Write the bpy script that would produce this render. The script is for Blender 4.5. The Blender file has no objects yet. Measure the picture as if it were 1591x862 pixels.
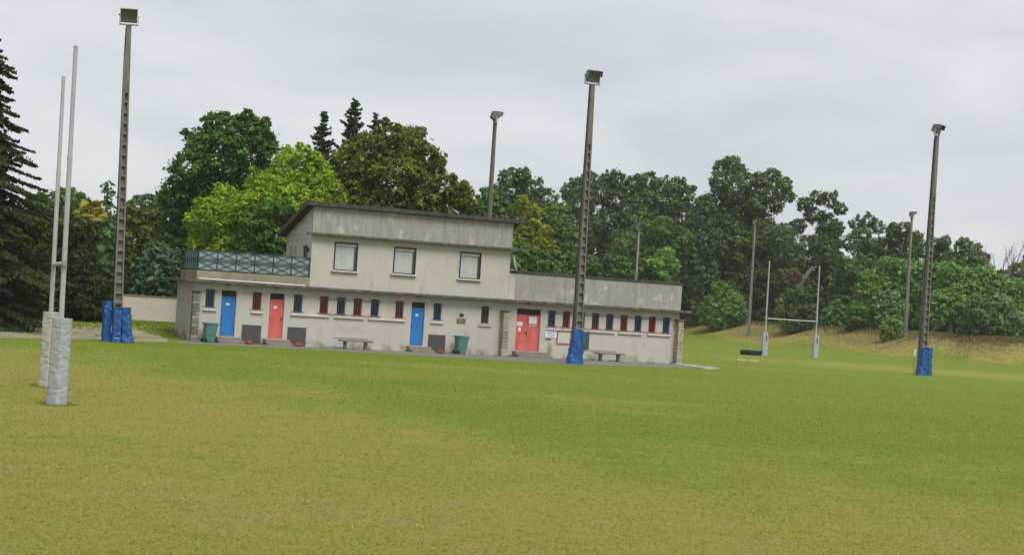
import bpy, math, random
import numpy as np
from mathutils import Vector, Matrix

S = bpy.context.scene
COL = S.collection
PI = math.pi

# ------------------------------------------------------------------ camera
PW, PH, FPX = 1591.0, 862.0, 2425.7
ROLL, PITCH, EYE = math.radians(3.612), math.radians(0.998), 2.711
cp, sp, cr, sr = math.cos(PITCH), math.sin(PITCH), math.cos(ROLL), math.sin(ROLL)
C_FWD = np.array([0, cp, sp])
_up0, _r0 = np.array([0, -sp, cp]), np.array([1.0, 0, 0])
C_RIGHT, C_UP = cr * _r0 + sr * _up0, -sr * _r0 + cr * _up0
cam_d = bpy.data.cameras.new('camera')
cam_d.sensor_width, cam_d.lens = 36.0, FPX / PW * 36.0
cam_d.clip_start, cam_d.clip_end = 0.1, 6000.0
cam = bpy.data.objects.new('camera', cam_d)
COL.objects.link(cam)
mw = Matrix.Identity(4)
for i in range(3):
    mw[i][0], mw[i][1], mw[i][2] = C_RIGHT[i], C_UP[i], -C_FWD[i]
mw[2][3] = EYE
cam.matrix_world = mw
S.camera = cam

# ------------------------------------------------------------------ world, sun, exposure
SUN_EL, SUN_AZ = math.radians(56), math.radians(150)      # azimuth measured from +Y towards +X
S.view_settings.view_transform = 'Standard'
S.view_settings.look = 'None'
S.view_settings.exposure = 1.12
S.view_settings.gamma = 1.0
w = bpy.data.worlds.new('World')
S.world = w
w.use_nodes = True
nt = w.node_tree
for n in list(nt.nodes):
    nt.nodes.remove(n)
N, L = nt.nodes.new, nt.links.new
out = N('ShaderNodeOutputWorld'); bg = N('ShaderNodeBackground'); bg.inputs['Strength'].default_value = 0.1
sky = N('ShaderNodeTexSky'); sky.sky_type = 'NISHITA'; sky.sun_disc = False
sky.sun_elevation, sky.sun_rotation = SUN_EL, SUN_AZ
tc = N('ShaderNodeTexCoord'); mp = N('ShaderNodeMapping'); mp.inputs['Scale'].default_value = (5, 5, 17)
mp.inputs['Rotation'].default_value = (0.12, 0.05, 0.4)
n1 = N('ShaderNodeTexNoise'); n1.inputs['Scale'].default_value = 1.0; n1.inputs['Detail'].default_value = 6
n1.inputs['Roughness'].default_value = 0.5; n1.inputs['Distortion'].default_value = 0.3
rp = N('ShaderNodeValToRGB')
rp.color_ramp.elements[0].position = 0.33; rp.color_ramp.elements[0].color = (2.78, 2.92, 3.12, 1)
rp.color_ramp.elements[1].position = 0.70; rp.color_ramp.elements[1].color = (3.56, 3.62, 3.71, 1)
mx = N('ShaderNodeMix'); mx.data_type = 'RGBA'; mx.inputs[0].default_value = 0.96
L(tc.outputs['Generated'], mp.inputs['Vector']); L(mp.outputs[0], n1.inputs['Vector']); L(n1.outputs['Fac'], rp.inputs[0])
L(sky.outputs[0], mx.inputs[6]); L(rp.outputs[0], mx.inputs[7]); L(mx.outputs[2], bg.inputs['Color']); L(bg.outputs[0], out.inputs['Surface'])
sd = bpy.data.lights.new('sun', 'SUN'); sd.energy = 1.5; sd.angle = math.radians(30); sd.color = (1.0, 0.97, 0.92)
sun = bpy.data.objects.new('sun', sd); COL.objects.link(sun)
sdir = Vector((math.sin(SUN_AZ) * math.cos(SUN_EL), math.cos(SUN_AZ) * math.cos(SUN_EL), math.sin(SUN_EL)))
sun.rotation_euler = sdir.to_track_quat('Z', 'Y').to_euler()
S.cycles.max_bounces = 6
S.cycles.diffuse_bounces = 3

# ------------------------------------------------------------------ helpers
def terrain_z(x, y): return float(height(np.array([x]), np.array([y]))[0])

FOOT = np.array([(-260, 262), (-80, 252), (-20, 236), (8, 224), (21, 202), (30, 177), (36, 160), (43, 150), (56, 146), (80, 140), (120, 134), (300, 120)], float)
def foot_distance(x, y):
    """signed distance to the foot of the dyke: positive behind it"""
    best = np.full(x.shape, 1e9); sgn = np.ones(x.shape)
    for (ax, ay), (bx, by) in zip(FOOT[:-1], FOOT[1:]):
        dx, dy = bx - ax, by - ay
        t = np.clip(((x - ax) * dx + (y - ay) * dy) / (dx * dx + dy * dy), 0, 1)
        d = np.hypot(x - ax - t * dx, y - ay - t * dy)
        s = dx * (y - ay) - dy * (x - ax)
        m = d < best - 1e-9
        best = np.where(m, d, best); sgn = np.where(m, np.sign(s), sgn)
    return best * sgn
def height(x, y):
    d = foot_distance(x, y)
    t = np.clip(d / 9.5, 0, 1)
    bank = 2.3 * t * t * (3 - 2 * t)
    verge = 0.42 * np.clip((y - 75.5) / 5, 0, 1) * np.clip((-13.5 - x) / 2.5, 0, 1) * np.clip((100 - y) / 8, 0, 1)
    return bank + verge

def ray(px, py):
    return (px - PW / 2) / FPX * C_RIGHT - (py - PH / 2) / FPX * C_UP + C_FWD
def at(px, py, D):
    """the place D metres out (along +Y) where the sight line through a photo point passes"""
    v = ray(px, py); v = v * (D / v[1])
    return np.array([v[0], v[1], v[2] + EYE])

class MB:
    def __init__(s): s.v = []; s.f = []
    def add(s, vs, fs):
        b = len(s.v); s.v += [tuple(map(float, p)) for p in vs]; s.f += [tuple(b + i for i in q) for q in fs]; return s
    def box(s, x0, x1, y0, y1, z0, z1, M=None):
        vs = [Vector((x, y, z)) for z in (z0, z1) for y in (y0, y1) for x in (x0, x1)]
        if M: vs = [M @ p for p in vs]
        return s.add(vs, [(0, 2, 3, 1), (4, 5, 7, 6), (0, 1, 5, 4), (2, 6, 7, 3), (0, 4, 6, 2), (1, 3, 7, 5)])
    def cbox(s, x0, x1, y0, y1, z0, z1, c=0.01, M=None):
        """box with chamfered vertical and horizontal edges"""
        c = min(c, (x1 - x0) * .45, (y1 - y0) * .45, (z1 - z0) * .45)
        vs = []
        for z, i in ((z0, c), (z0 + c, 0), (z1 - c, 0), (z1, c)):
            for x, y in ((x0 + c + i * .0, y0 + i), (x1 - c, y0 + i), (x1 - i, y0 + c), (x1 - i, y1 - c), (x1 - c, y1 - i), (x0 + c, y1 - i), (x0 + i, y1 - c), (x0 + i, y0 + c)):
                vs.append(Vector((x, y, z)))
        if M: vs = [M @ p for p in vs]
        fs = [tuple(range(7, -1, -1)), tuple(range(24, 32))]
        for k in range(3):
            for j in range(8): fs.append((k * 8 + j, k * 8 + (j + 1) % 8, k * 8 + 8 + (j + 1) % 8, k * 8 + 8 + j))
        return s.add(vs, fs)
    def tube(s, pts, rads, n=8, cap=True):
        pts = [Vector(p) for p in pts]
        if not hasattr(rads, '__len__'): rads = [rads] * len(pts)
        b = []
        for i, p in enumerate(pts):
            d = (pts[min(i + 1, len(pts) - 1)] - pts[max(i - 1, 0)]).normalized()
            a = d.orthogonal().normalized() if abs(d.z) < .9 else Vector((1, 0, 0)) - d * d.x
            a.normalize(); c = d.cross(a)
            for k in range(n):
                t = 2 * PI * k / n; b.append(p + (a * math.cos(t) + c * math.sin(t)) * rads[i])
        fs = []
        for i in range(len(pts) - 1):
            for k in range(n): fs.append((i * n + k, i * n + (k + 1) % n, (i + 1) * n + (k + 1) % n, (i + 1) * n + k))
        if cap:                                           # caps keep their own corners so the sides shade round
            k = len(b); b += b[:n] + b[(len(pts) - 1) * n:len(pts) * n]
            fs += [tuple(range(k + n - 1, k - 1, -1)), tuple(range(k + n, k + 2 * n))]
        return s.add(b, fs)
    def build(s, name, mat, parent=None, smooth=False):
        me = bpy.data.meshes.new(name); me.from_pydata(s.v, [], s.f); me.update()
        if mat: me.materials.append(mat)
        if smooth: me.polygons.foreach_set('use_smooth', [len(q) == 4 for q in s.f])
        o = bpy.data.objects.new(name, me); COL.objects.link(o)
        if parent: o.parent = parent
        return o
def linkcopy(o, parent=None, loc=None, rot=None, scale=None):
    c = o.copy(); COL.objects.link(c)
    if parent is not None: c.parent = parent
    if loc is not None: c.location = loc
    if rot is not None: c.rotation_euler = rot
    if scale is not None: c.scale = scale
    return c
def copy_tree(o, parent=None):
    c = o.copy(); COL.objects.link(c)
    if parent is not None: c.parent = parent
    for ch in list(o.children): copy_tree(ch, c)
    return c
def thing(name, label, cat, loc=(0, 0, 0), rotz=0, group=None, tilt=0):
    o = bpy.data.objects.new(name, None); COL.objects.link(o); o.empty_display_size = .3
    o.location = loc; o.rotation_mode = 'XYZ'; o.rotation_euler = (0, 0, rotz)
    if tilt:
        o.rotation_euler = (Matrix.Rotation(tilt, 3, 'Y') @ Matrix.Rotation(rotz, 3, 'Z')).to_euler()
    o['label'] = label; o['category'] = cat
    if group: o['group'] = group
    return o
def tag(o, label, cat, group=None):
    o['label'] = label; o['category'] = cat
    if group: o['group'] = group
    return o
def kind(o, k): o['kind'] = k; return o

# ------------------------------------------------------------------ materials
def mat(name, col, col2=None, rough=.8, scale=6, stretch=(1, 1, 1), lo=.35, hi=.65, bump=0, bscale=40, metal=0, spec=.3,
        stain=None, st_scale=2, st_stretch=(1, 1, 1), st_lo=.55, st_hi=.75, trans=0, grime=0):
    m = bpy.data.materials.new(name); m.use_nodes = True
    t = m.node_tree; p = t.nodes['Principled BSDF']
    p.inputs['Roughness'].default_value = rough; p.inputs['Metallic'].default_value = metal
    p.inputs['Specular IOR Level'].default_value = spec
    p.inputs['Transmission Weight'].default_value = trans
    def noise(sc, st, det=5):
        tc = t.nodes.new('ShaderNodeTexCoord'); mp = t.nodes.new('ShaderNodeMapping'); mp.inputs['Scale'].default_value = st
        n = t.nodes.new('ShaderNodeTexNoise'); n.inputs['Scale'].default_value = sc; n.inputs['Detail'].default_value = det
        n.inputs['Roughness'].default_value = .6
        t.links.new(tc.outputs['Object'], mp.inputs[0]); t.links.new(mp.outputs[0], n.inputs['Vector']); return n
    def mix(fac, a, b):
        x = t.nodes.new('ShaderNodeMix'); x.data_type = 'RGBA'
        t.links.new(fac, x.inputs[0])
        for i, c in ((6, a), (7, b)):
            if isinstance(c, tuple): x.inputs[i].default_value = (*c, 1)
            else: t.links.new(c, x.inputs[i])
        return x.outputs[2]
    def ramp(fac, lo, hi):
        r = t.nodes.new('ShaderNodeMapRange'); r.inputs[1].default_value = lo; r.inputs[2].default_value = hi
        t.links.new(fac, r.inputs[0]); return r.outputs[0]
    c = col
    if col2:
        c = mix(ramp(noise(scale, stretch).outputs['Fac'], lo, hi), col, col2)
    if stain:
        c = mix(ramp(noise(st_scale, st_stretch).outputs['Fac'], st_lo, st_hi), c, stain)
    if grime:
        g = tuple(k * grime for k in col)
        c = mix(ramp(noise(scale * 9, (1, 1, 1)).outputs['Fac'], .45, .8), c, g)
    if isinstance(c, tuple): p.inputs['Base Color'].default_value = (*c, 1)
    else: t.links.new(c, p.inputs['Base Color'])
    if bump:
        b = t.nodes.new('ShaderNodeBump'); b.inputs['Strength'].default_value = bump; b.inputs['Distance'].default_value = .02
        t.links.new(noise(bscale, (1, 1, 1)).outputs['Fac'], b.inputs['Height']); t.links.new(b.outputs[0], p.inputs['Normal'])
    return m

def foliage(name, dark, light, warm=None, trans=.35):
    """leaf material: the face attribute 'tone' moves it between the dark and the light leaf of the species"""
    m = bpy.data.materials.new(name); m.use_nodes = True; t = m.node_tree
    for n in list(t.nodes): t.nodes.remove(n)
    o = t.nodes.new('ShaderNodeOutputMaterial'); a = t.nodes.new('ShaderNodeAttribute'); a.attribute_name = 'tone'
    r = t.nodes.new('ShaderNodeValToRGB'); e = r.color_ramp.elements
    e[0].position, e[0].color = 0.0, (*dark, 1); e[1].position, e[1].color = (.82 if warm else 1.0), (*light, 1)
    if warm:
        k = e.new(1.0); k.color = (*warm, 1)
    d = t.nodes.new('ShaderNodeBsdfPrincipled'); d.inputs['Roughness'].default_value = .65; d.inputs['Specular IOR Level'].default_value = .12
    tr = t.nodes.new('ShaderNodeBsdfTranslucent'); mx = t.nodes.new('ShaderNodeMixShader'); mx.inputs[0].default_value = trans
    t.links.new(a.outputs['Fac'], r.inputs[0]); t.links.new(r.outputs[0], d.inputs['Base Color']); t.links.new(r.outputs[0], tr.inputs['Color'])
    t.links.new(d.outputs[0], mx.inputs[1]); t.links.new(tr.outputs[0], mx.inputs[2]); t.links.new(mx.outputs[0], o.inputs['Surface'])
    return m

PLASTER = mat('cream_plaster', (.428, .401, .354), (.472, .443, .393), scale=.7, bump=.25, bscale=60, stain=(.33, .30, .245), st_scale=1.1, st_stretch=(1, 1, .5), st_lo=.58, st_hi=.85)
def wall_wear(m):
    """damp, mossy staining along the foot of the walls and a run-off mark under the wing's wall sign"""
    t = m.node_tree; p = t.nodes['Principled BSDF']; src = p.inputs['Base Color'].links[0].from_socket
    tc = t.nodes.new('ShaderNodeTexCoord'); sx = t.nodes.new('ShaderNodeSeparateXYZ'); t.links.new(tc.outputs['Object'], sx.inputs[0])
    def mr(sock, a, b, c=0, d=1):
        n = t.nodes.new('ShaderNodeMapRange'); n.interpolation_type = 'SMOOTHSTEP'
        for i, k in enumerate((a, b, c, d)): n.inputs[i + 1].default_value = k
        t.links.new(sock, n.inputs[0]); return n.outputs[0]
    def mt(op, a, b):
        n = t.nodes.new('ShaderNodeMath'); n.operation = op; n.use_clamp = op == 'ADD'
        for i, k in enumerate((a, b)):
            if isinstance(k, (int, float)): n.inputs[i].default_value = k
            else: t.links.new(k, n.inputs[i])
        return n.outputs[0]
    ns = t.nodes.new('ShaderNodeTexNoise'); ns.inputs['Scale'].default_value = 1.7; ns.inputs['Detail'].default_value = 6; t.links.new(tc.outputs['Object'], ns.inputs['Vector'])
    foot = mt('MULTIPLY', mr(sx.outputs[2], .5, .0), mr(ns.outputs['Fac'], .40, .66))
    lf = mt('MULTIPLY', mt('MULTIPLY', mr(sx.outputs[0], -16.80, -16.86), mr(sx.outputs[2], .9, .1)), mr(ns.outputs['Fac'], .44, .60))
    run = mt('MULTIPLY', mt('MULTIPLY', mr(mt('ABSOLUTE', mt('SUBTRACT', sx.outputs[0], 2.47), 0), .22, .04), mr(sx.outputs[2], .95, .5)), .75)
    nt2 = t.nodes.new('ShaderNodeTexNoise'); nt2.inputs['Scale'].default_value = 2.2; nt2.inputs['Detail'].default_value = 5
    mp = t.nodes.new('ShaderNodeMapping'); mp.inputs['Scale'].default_value = (2.5, 2.5, .35); t.links.new(tc.outputs['Object'], mp.inputs[0]); t.links.new(mp.outputs[0], nt2.inputs['Vector'])
    drip = mt('MULTIPLY', mr(nt2.outputs['Fac'], .56, .74), .26)
    for fac, col in ((drip, (.27, .235, .18)), (foot, (.22, .19, .125)), (lf, (.20, .17, .07)), (run, (.19, .155, .075))):
        x = t.nodes.new('ShaderNodeMix'); x.data_type = 'RGBA'; t.links.new(fac, x.inputs[0]); t.links.new(src, x.inputs[6]); x.inputs[7].default_value = (*col, 1); src = x.outputs[2]
    t.links.new(src, p.inputs['Base Color'])
wall_wear(PLASTER)
PLASTER_W = mat('pale_plaster', (.47, .45, .41), (.53, .51, .465), scale=2, bump=.2)
PARAPET = mat('weathered_render', (.25, .235, .215), (.365, .345, .315), scale=2.2, stretch=(2.2, 2.2, .28), lo=.3, hi=.7, bump=.3,
              stain=(.47, .45, .42), st_scale=1.5, st_stretch=(1, 1, .7), st_lo=.56, st_hi=.66, grime=.78)
TERR = mat('mossy_concrete', (.30, .26, .195), (.215, .18, .125), scale=1.6, stretch=(1, 1, .5), bump=.3, stain=(.07, .062, .045), st_scale=1.4, st_stretch=(1.6, 1, .4), st_lo=.6, st_hi=.72)
LEDGE = mat('ledge_concrete', (.085, .076, .066), (.15, .137, .12), scale=2.5, bump=.3, stain=(.05, .045, .04), st_scale=3, st_lo=.5, st_hi=.7)
COPING = mat('black_coping', (.035, .034, .033), (.07, .067, .062), scale=3, bump=.3, grime=1.8)
CONC = mat('pole_concrete', (.125, .115, .097), (.188, .175, .152), scale=3, stretch=(1, 1, .4), bump=.3, stain=(.10, .088, .07), st_scale=4, st_stretch=(1, 1, .3))
CONC_L = mat('pale_pole_concrete', (.20, .19, .165), (.28, .265, .235), scale=3, stretch=(1, 1, .4), bump=.3)
CONC_D = mat('pole_concrete_dark', (.105, .092, .075), (.16, .142, .118), scale=3, stretch=(1, 1, .4), bump=.3)
STEP = mat('step_concrete', (.18, .16, .125), (.25, .225, .18), scale=5, bump=.3)
STONES = [mat('pillar_stone', c, tuple(k * .72 for k in c), scale=9, bump=.5, bscale=30) for c in ((.42, .36, .27), (.36, .315, .245), (.47, .41, .325), (.33, .28, .21))]
STONES_G = [mat('grey_pillar_stone', c, tuple(k * .65 for k in c), scale=9, bump=.5, bscale=30) for c in ((.22, .205, .175), (.30, .275, .235), (.17, .155, .135))]
MORTAR = mat('mortar', (.10, .088, .07), (.15, .13, .105), scale=12)
BLUE = mat('blue_paint', (.022, .155, .44), (.030, .185, .50), scale=3, rough=.5, grime=.8)
BLUE_B = mat('blue_bar_paint', (.022, .085, .24), (.034, .12, .31), scale=8, rough=.5)
RED = mat('red_paint', (.50, .085, .072), (.56, .12, .105), scale=2.5, rough=.5, stain=(.60, .20, .17), st_scale=2.2, st_stretch=(1, 1, .5), st_lo=.5, st_hi=.8)
RED_B = mat('red_bar_paint', (.36, .03, .028), (.42, .05, .045), scale=8, rough=.5)
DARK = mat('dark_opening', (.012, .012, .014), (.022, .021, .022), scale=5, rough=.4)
GLASS_D = mat('dark_glass', (.012, .013, .016), rough=.12, spec=.5)
BLACKF = mat('black_window_frame', (.016, .015, .014), (.03, .027, .024), scale=9, rough=.5)
SHUT = mat('white_shutter', (.39, .41, .41), (.46, .475, .47), scale=3, stretch=(2, 2, .4), rough=.5, stain=(.42, .33, .24), st_scale=3.5, st_stretch=(2, 1, .5), st_lo=.66, st_hi=.8)
WHITE = mat('white_paint', (.66, .66, .64), (.58, .58, .555), scale=5, rough=.5)
WHITE_G = mat('galvanised_white', (.40, .41, .415), (.33, .34, .345), scale=5, rough=.45, stretch=(1, 1, .25), stain=(.30, .30, .295), st_scale=6, st_stretch=(1, 1, .8))
PAPER = mat('paper', (.70, .72, .74), rough=.7)
INK = mat('faded_ink', (.30, .33, .38), rough=.8)
GREENM = mat('green_rail_paint', (.008, .055, .050), (.012, .07, .063), scale=5, rough=.45)
SCREEN = mat('rail_screen', (.25, .29, .31), (.285, .325, .345), scale=1.5, rough=.35, stretch=(1, 1, .3))
BIN = mat('bin_plastic', (.062, .160, .140), (.085, .20, .175), scale=4, rough=.45, stain=(.09, .20, .185), st_scale=6)
RUBBER = mat('black_rubber', (.014, .014, .015), (.026, .026, .027), scale=9, rough=.75)
SLATE = mat('grey_board', (.062, .057, .055), (.078, .072, .07), scale=3, rough=.6)
ORANGE = mat('orange_brush', (.70, .20, .02), (.58, .13, .012), scale=20, rough=.9)
BRONZE = mat('bronze_plaque', (.17, .105, .062), (.24, .16, .10), scale=22, rough=.45, metal=.4, bump=.3)
WOOD = mat('weathered_wood', (.13, .115, .09), (.19, .17, .135), scale=4, stretch=(.5, 6, 6), rough=.85, bump=.3)
WOOD_D = mat('brown_soffit', (.055, .030, .020), (.085, .048, .032), scale=3, stretch=(6, .5, 1), rough=.8)
STEEL = mat('lamp_steel', (.36, .37, .375), (.27, .275, .28), scale=8, rough=.4, metal=.6)
LAMPH = mat('lamp_housing', (.12, .125, .12), (.17, .17, .16), scale=8, rough=.5, metal=.3)
LAMPG = mat('lamp_glass', (.09, .105, .10), (.14, .155, .145), scale=3, rough=.25, spec=.6)
PADGREY = mat('grey_pad_vinyl', (.335, .355, .375), (.375, .395, .415), scale=3, rough=.45, stain=(.25, .265, .28), st_scale=5, st_stretch=(1, 1, 3))
PADCREAM = mat('cream_pad_vinyl', (.41, .40, .355), (.45, .445, .40), scale=3, rough=.45)
PADBLUE = mat('blue_pad_vinyl', (.014, .068, .225), (.022, .098, .30), scale=3, rough=.33, stain=(.085, .20, .44), st_scale=7, st_lo=.62, st_hi=.72, bump=.35, bscale=9)
BARK = mat('bark', (.075, .062, .048), (.125, .105, .082), scale=5, stretch=(1, 1, .3), bump=.5, bscale=12)
BARK_L = mat('pale_bark', (.17, .16, .14), (.115, .105, .09), scale=4, bump=.5, bscale=12)
GWALL = mat('garden_wall_render', (.48, .42, .375), (.53, .475, .43), scale=1.2, bump=.25, stain=(.36, .31, .26), st_scale=1.6, st_lo=.6, st_hi=.8)
TILE = mat('coping_tile', (.23, .135, .09), (.32, .21, .15), scale=6, bump=.3)
SLABW = mat('pale_concrete_slab', (.30, .29, .265), (.38, .365, .335), scale=3, bump=.3)
SLABW2 = SLABW
BACKP = mat('rubbed_plaster', (.44, .415, .365), (.465, .44, .39), scale=2, bump=.2)
MOSS = mat('moss_stain', (.20, .17, .075), (.30, .26, .15), scale=7, rough=.95)

# ------------------------------------------------------------------ ground
def axis(parts):
    r = []
    for a, b, st in parts: r += list(np.arange(a, b, st))
    return np.array(r + [parts[-1][1]], float)
gx = axis([(-3000, -300, 450), (-300, -60, 12), (-60, -30, 2), (-30, 60, .75), (60, 130, 2.5), (130, 310, 15), (310, 3000, 450)])
gy = axis([(-600, 0, 100), (0, 12, 4), (12, 60, .6), (60, 130, .8), (130, 260, 1.3), (260, 320, 10), (320, 3800, 400)])
X, Y = np.meshgrid(gx, gy)
Z = height(X.ravel(), Y.ravel()).reshape(X.shape)
rng = np.random.default_rng(5)
def smooth(a, b, x):
    t = np.clip((x - a) / (b - a), 0, 1); return t * t * (3 - 2 * t)
EDGE = np.array([(-40, 70), (-21, 57.5), (-12.8, 52.5), (-5.6, 44.5), (-2.8, 37), (.3, 32), (2.1, 30.2), (4.9, 28), (9, 26.6), (20, 24), (60, 18)], float)
def dryness(x, y):
    """how scorched the turf is: 0 watered green, 1 straw"""
    e = np.interp(x, EDGE[:, 0], EDGE[:, 1])
    wob = 1.6 * np.sin(x * .55 + 1) + 1.2 * np.sin(x * 1.3 + y * .4)
    d = .55 * (1 - smooth(-10.0, 7.0, (y - e + wob))) + .19 + .04 * (1 - smooth(-3.0, 3.0, (y - e + 2 * wob)))
    def blob(cx, cy, rx, ry, k, ang=0):
        c, s_ = math.cos(ang), math.sin(ang)
        u, v = ((x - cx) * c + (y - cy) * s_) / rx, (-(x - cx) * s_ + (y - cy) * c) / ry
        return k * np.exp(-(u * u + v * v))
    d += blob(2.8, 47.5, 4, 2.2, .42) + blob(4.0, 42.8, 1.5, .8, .28) + blob(-2, 64, 5, 2.2, .30) + blob(-14, 64, 8, 3, .22)
    d += blob(26, 107, 13, 10, .45, -.1) + blob(44, 104, 16, 8, .38, -.1) + blob(14, 88, 5, 3, .22) + blob(8, 62, 7, 4, .13)
    d += blob(-4, 56, 5, 2.5, .25) + blob(9, 33, 5, 3, .12) - blob(-13, 26, 6, 4, .12) - blob(-16, 67, 10, 3.2, .35) + blob(22, 140, 20, 4, .2) + blob(-18, 84, 5, 7, .5)
    d += -.05 * np.sin(y * .55)
    d -= blob(-4, 38.5, 2.6, 2.0, .25)
    fd = foot_distance(x, y)
    d = np.where(fd > -14, d + 1.2 * smooth(-.5, 6.0, fd + 1.3 * np.sin(x * .7) + .6 * np.sin(x * 1.9 + y)), d)
    d -= .4 * blob(62, 147, 10, 5, 1)
    return np.clip(d, 0, 1.5)
nxg, nyg = len(gx), len(gy)
vs = np.stack([X.ravel(), Y.ravel(), Z.ravel()], 1)
ii = np.arange(nxg * nyg).reshape(nyg, nxg)
fs = np.stack([ii[:-1, :-1], ii[:-1, 1:], ii[1:, 1:], ii[1:, :-1]], -1).reshape(-1, 4)
def mesh_np(name, v, f, matl, attr=None, adomain='POINT', smooth_=False):
    me = bpy.data.meshes.new(name); k = f.shape[1]
    me.vertices.add(len(v)); me.vertices.foreach_set('co', np.ascontiguousarray(v, np.float32).ravel())
    me.loops.add(f.size); me.loops.foreach_set('vertex_index', np.ascontiguousarray(f, np.int32).ravel())
    me.polygons.add(len(f)); me.polygons.foreach_set('loop_start', np.arange(0, f.size, k, dtype=np.int32))
    me.polygons.foreach_set('loop_total', np.full(len(f), k, np.int32))
    if smooth_: me.polygons.foreach_set('use_smooth', np.ones(len(f), bool))
    for an, av in (attr or {}).items():
        a = me.attributes.new(an, 'FLOAT', adomain); a.data.foreach_set('value', np.ascontiguousarray(av, np.float32))
    me.materials.append(matl); me.update(calc_edges=True)
    o = bpy.data.objects.new(name, me); COL.objects.link(o); return o
GREEN, DRY, STRAW, BANKC = (.124, .176, .015), (.222, .215, .042), (.240, .205, .064), (.168, .146, .054)
def turf_material():
    m = bpy.data.materials.new('turf'); m.use_nodes = True; t = m.node_tree; p = t.nodes['Principled BSDF']
    p.inputs['Roughness'].default_value = .9; p.inputs['Specular IOR Level'].default_value = .1
    tc = t.nodes.new('ShaderNodeTexCoord'); a = t.nodes.new('ShaderNodeAttribute'); a.attribute_name = 'dry'
    def noise(sc, det, st=(1, 1, 1), rgh=.6):
        mp = t.nodes.new('ShaderNodeMapping'); mp.inputs['Scale'].default_value = st
        n = t.nodes.new('ShaderNodeTexNoise'); n.inputs['Scale'].default_value = sc; n.inputs['Detail'].default_value = det; n.inputs['Roughness'].default_value = rgh
        t.links.new(tc.outputs['Object'], mp.inputs[0]); t.links.new(mp.outputs[0], n.inputs['Vector']); return n.outputs['Fac']
    def math_(op, x, y):
        n = t.nodes.new('ShaderNodeMath'); n.operation = op
        for i, k in enumerate((x, y)):
            if isinstance(k, (int, float)): n.inputs[i].default_value = k
            else: t.links.new(k, n.inputs[i])
        return n.outputs[0]
    f = a.outputs['Fac']
    f = math_('ADD', f, math_('MULTIPLY', math_('SUBTRACT', noise(.22, 4, (1, 1.6, 1)), .5), .75))
    f = math_('ADD', f, math_('MULTIPLY', math_('SUBTRACT', noise(1.1, 5, (.7, 1.5, 1)), .5), 1.25))
    f = math_('ADD', f, math_('MULTIPLY', math_('SUBTRACT', noise(7, 5), .5), 1.0))
    r = t.nodes.new('ShaderNodeValToRGB'); e = r.color_ramp.elements
    e[0].position, e[0].color = .02 / 1.6, (*GREEN, 1); e[1].position, e[1].color = 1.5 / 1.6, (*BANKC, 1)
    for ps, cl in ((.36, (.155, .190, .027)), (.74, DRY), (1.05, STRAW)):
        k = e.new(ps / 1.6); k.color = (*cl, 1)
    t.links.new(math_('DIVIDE', f, 1.6), r.inputs[0])
    fine = math_('MULTIPLY', math_('ADD', noise(26, 4, (1, 1, 1), .75), noise(75, 3, (1, 1, 1), .8)), .5)
    mr = t.nodes.new('ShaderNodeMapRange'); mr.inputs[1].default_value = .36; mr.inputs[2].default_value = .64; mr.inputs[3].default_value = .72; mr.inputs[4].default_value = 1.24
    t.links.new(fine, mr.inputs[0])
    mul = t.nodes.new('ShaderNodeMix'); mul.data_type = 'RGBA'; mul.blend_type = 'MULTIPLY'; mul.inputs[0].default_value = 1
    t.links.new(r.outputs[0], mul.inputs[6]); t.links.new(mr.outputs[0], mul.inputs[7]); t.links.new(mul.outputs[2], p.inputs['Base Color'])
    b = t.nodes.new('ShaderNodeBump'); b.inputs['Strength'].default_value = .5; b.inputs['Distance'].default_value = .03
    t.links.new(fine, b.inputs['Height']); t.links.new(b.outputs[0], p.inputs['Normal'])
    return m
TURF = turf_material()
ground = kind(mesh_np('ground', vs, fs, TURF, {'dry': dryness(X.ravel(), Y.ravel())}, smooth_=True), 'structure')
ground['label'] = 'sports field of mown turf, green with scorched patches, rising to a dry bank'

def sheet(name, poly, matl, lift, step=1.0):
    """a thin surface laid over the terrain, outline given in metres; cells follow the terrain"""
    p = np.array(poly, float); a = MB()
    x0, y0 = p.min(0); x1, y1 = p.max(0)
    # triangulate as strips between the two long sides (poly given as left chain + reversed right chain of equal length)
    n = len(p) // 2; A, B = p[:n], p[n:][::-1]
    rows = []
    for i in range(n - 1):
        m = max(1, int(np.hypot(*(A[i + 1] - A[i])) / step))
        for k in range(m):
            t = k / m; rows.append((A[i] * (1 - t) + A[i + 1] * t, B[i] * (1 - t) + B[i + 1] * t))
    rows.append((A[-1], B[-1])); K = 8; V = []
    for u, v in rows:
        for k in range(K + 1):
            q = u * (1 - k / K) + v * k / K
            if 0 < k < K: pass
            V.append((q[0], q[1], terrain_z(q[0], q[1]) + lift))
    F_ = [(i * (K + 1) + k, i * (K + 1) + k + 1, (i + 1) * (K + 1) + k + 1, (i + 1) * (K + 1) + k) for i in range(len(rows) - 1) for k in range(K)]
    a.add(V, F_); return kind(a.build(name, matl), 'structure')
T0 = math.radians(25.52); D0 = 82.216
ct, st_ = math.cos(T0), math.sin(T0)
def bl(u, y, z=0): return (u * ct - y * st_, D0 + u * st_ + y * ct, z)     # clubhouse frame -> world
ASPH = mat('grey_asphalt', (.15, .14, .13), (.205, .195, .18), scale=3, bump=.4, bscale=80, stain=(.24, .22, .19), st_scale=1.2, st_lo=.55, st_hi=.8, grime=.8)
GRAV = mat('gravel', (.27, .23, .17), (.37, .32, .245), scale=1.4, bump=.6, bscale=50, stain=(.17, .17, .07), st_scale=.9, st_stretch=(1, 1.5, 1), st_lo=.44, st_hi=.6, grime=.65)
front = [(-15.2, 71.9), (-13.9, 71.9), (-11.6, 73.0), (-6.1, 74.8), (-.2, 75.35), (3.5, 76.3), (8.6, 80.8), (10.0, 81.9)]
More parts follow.
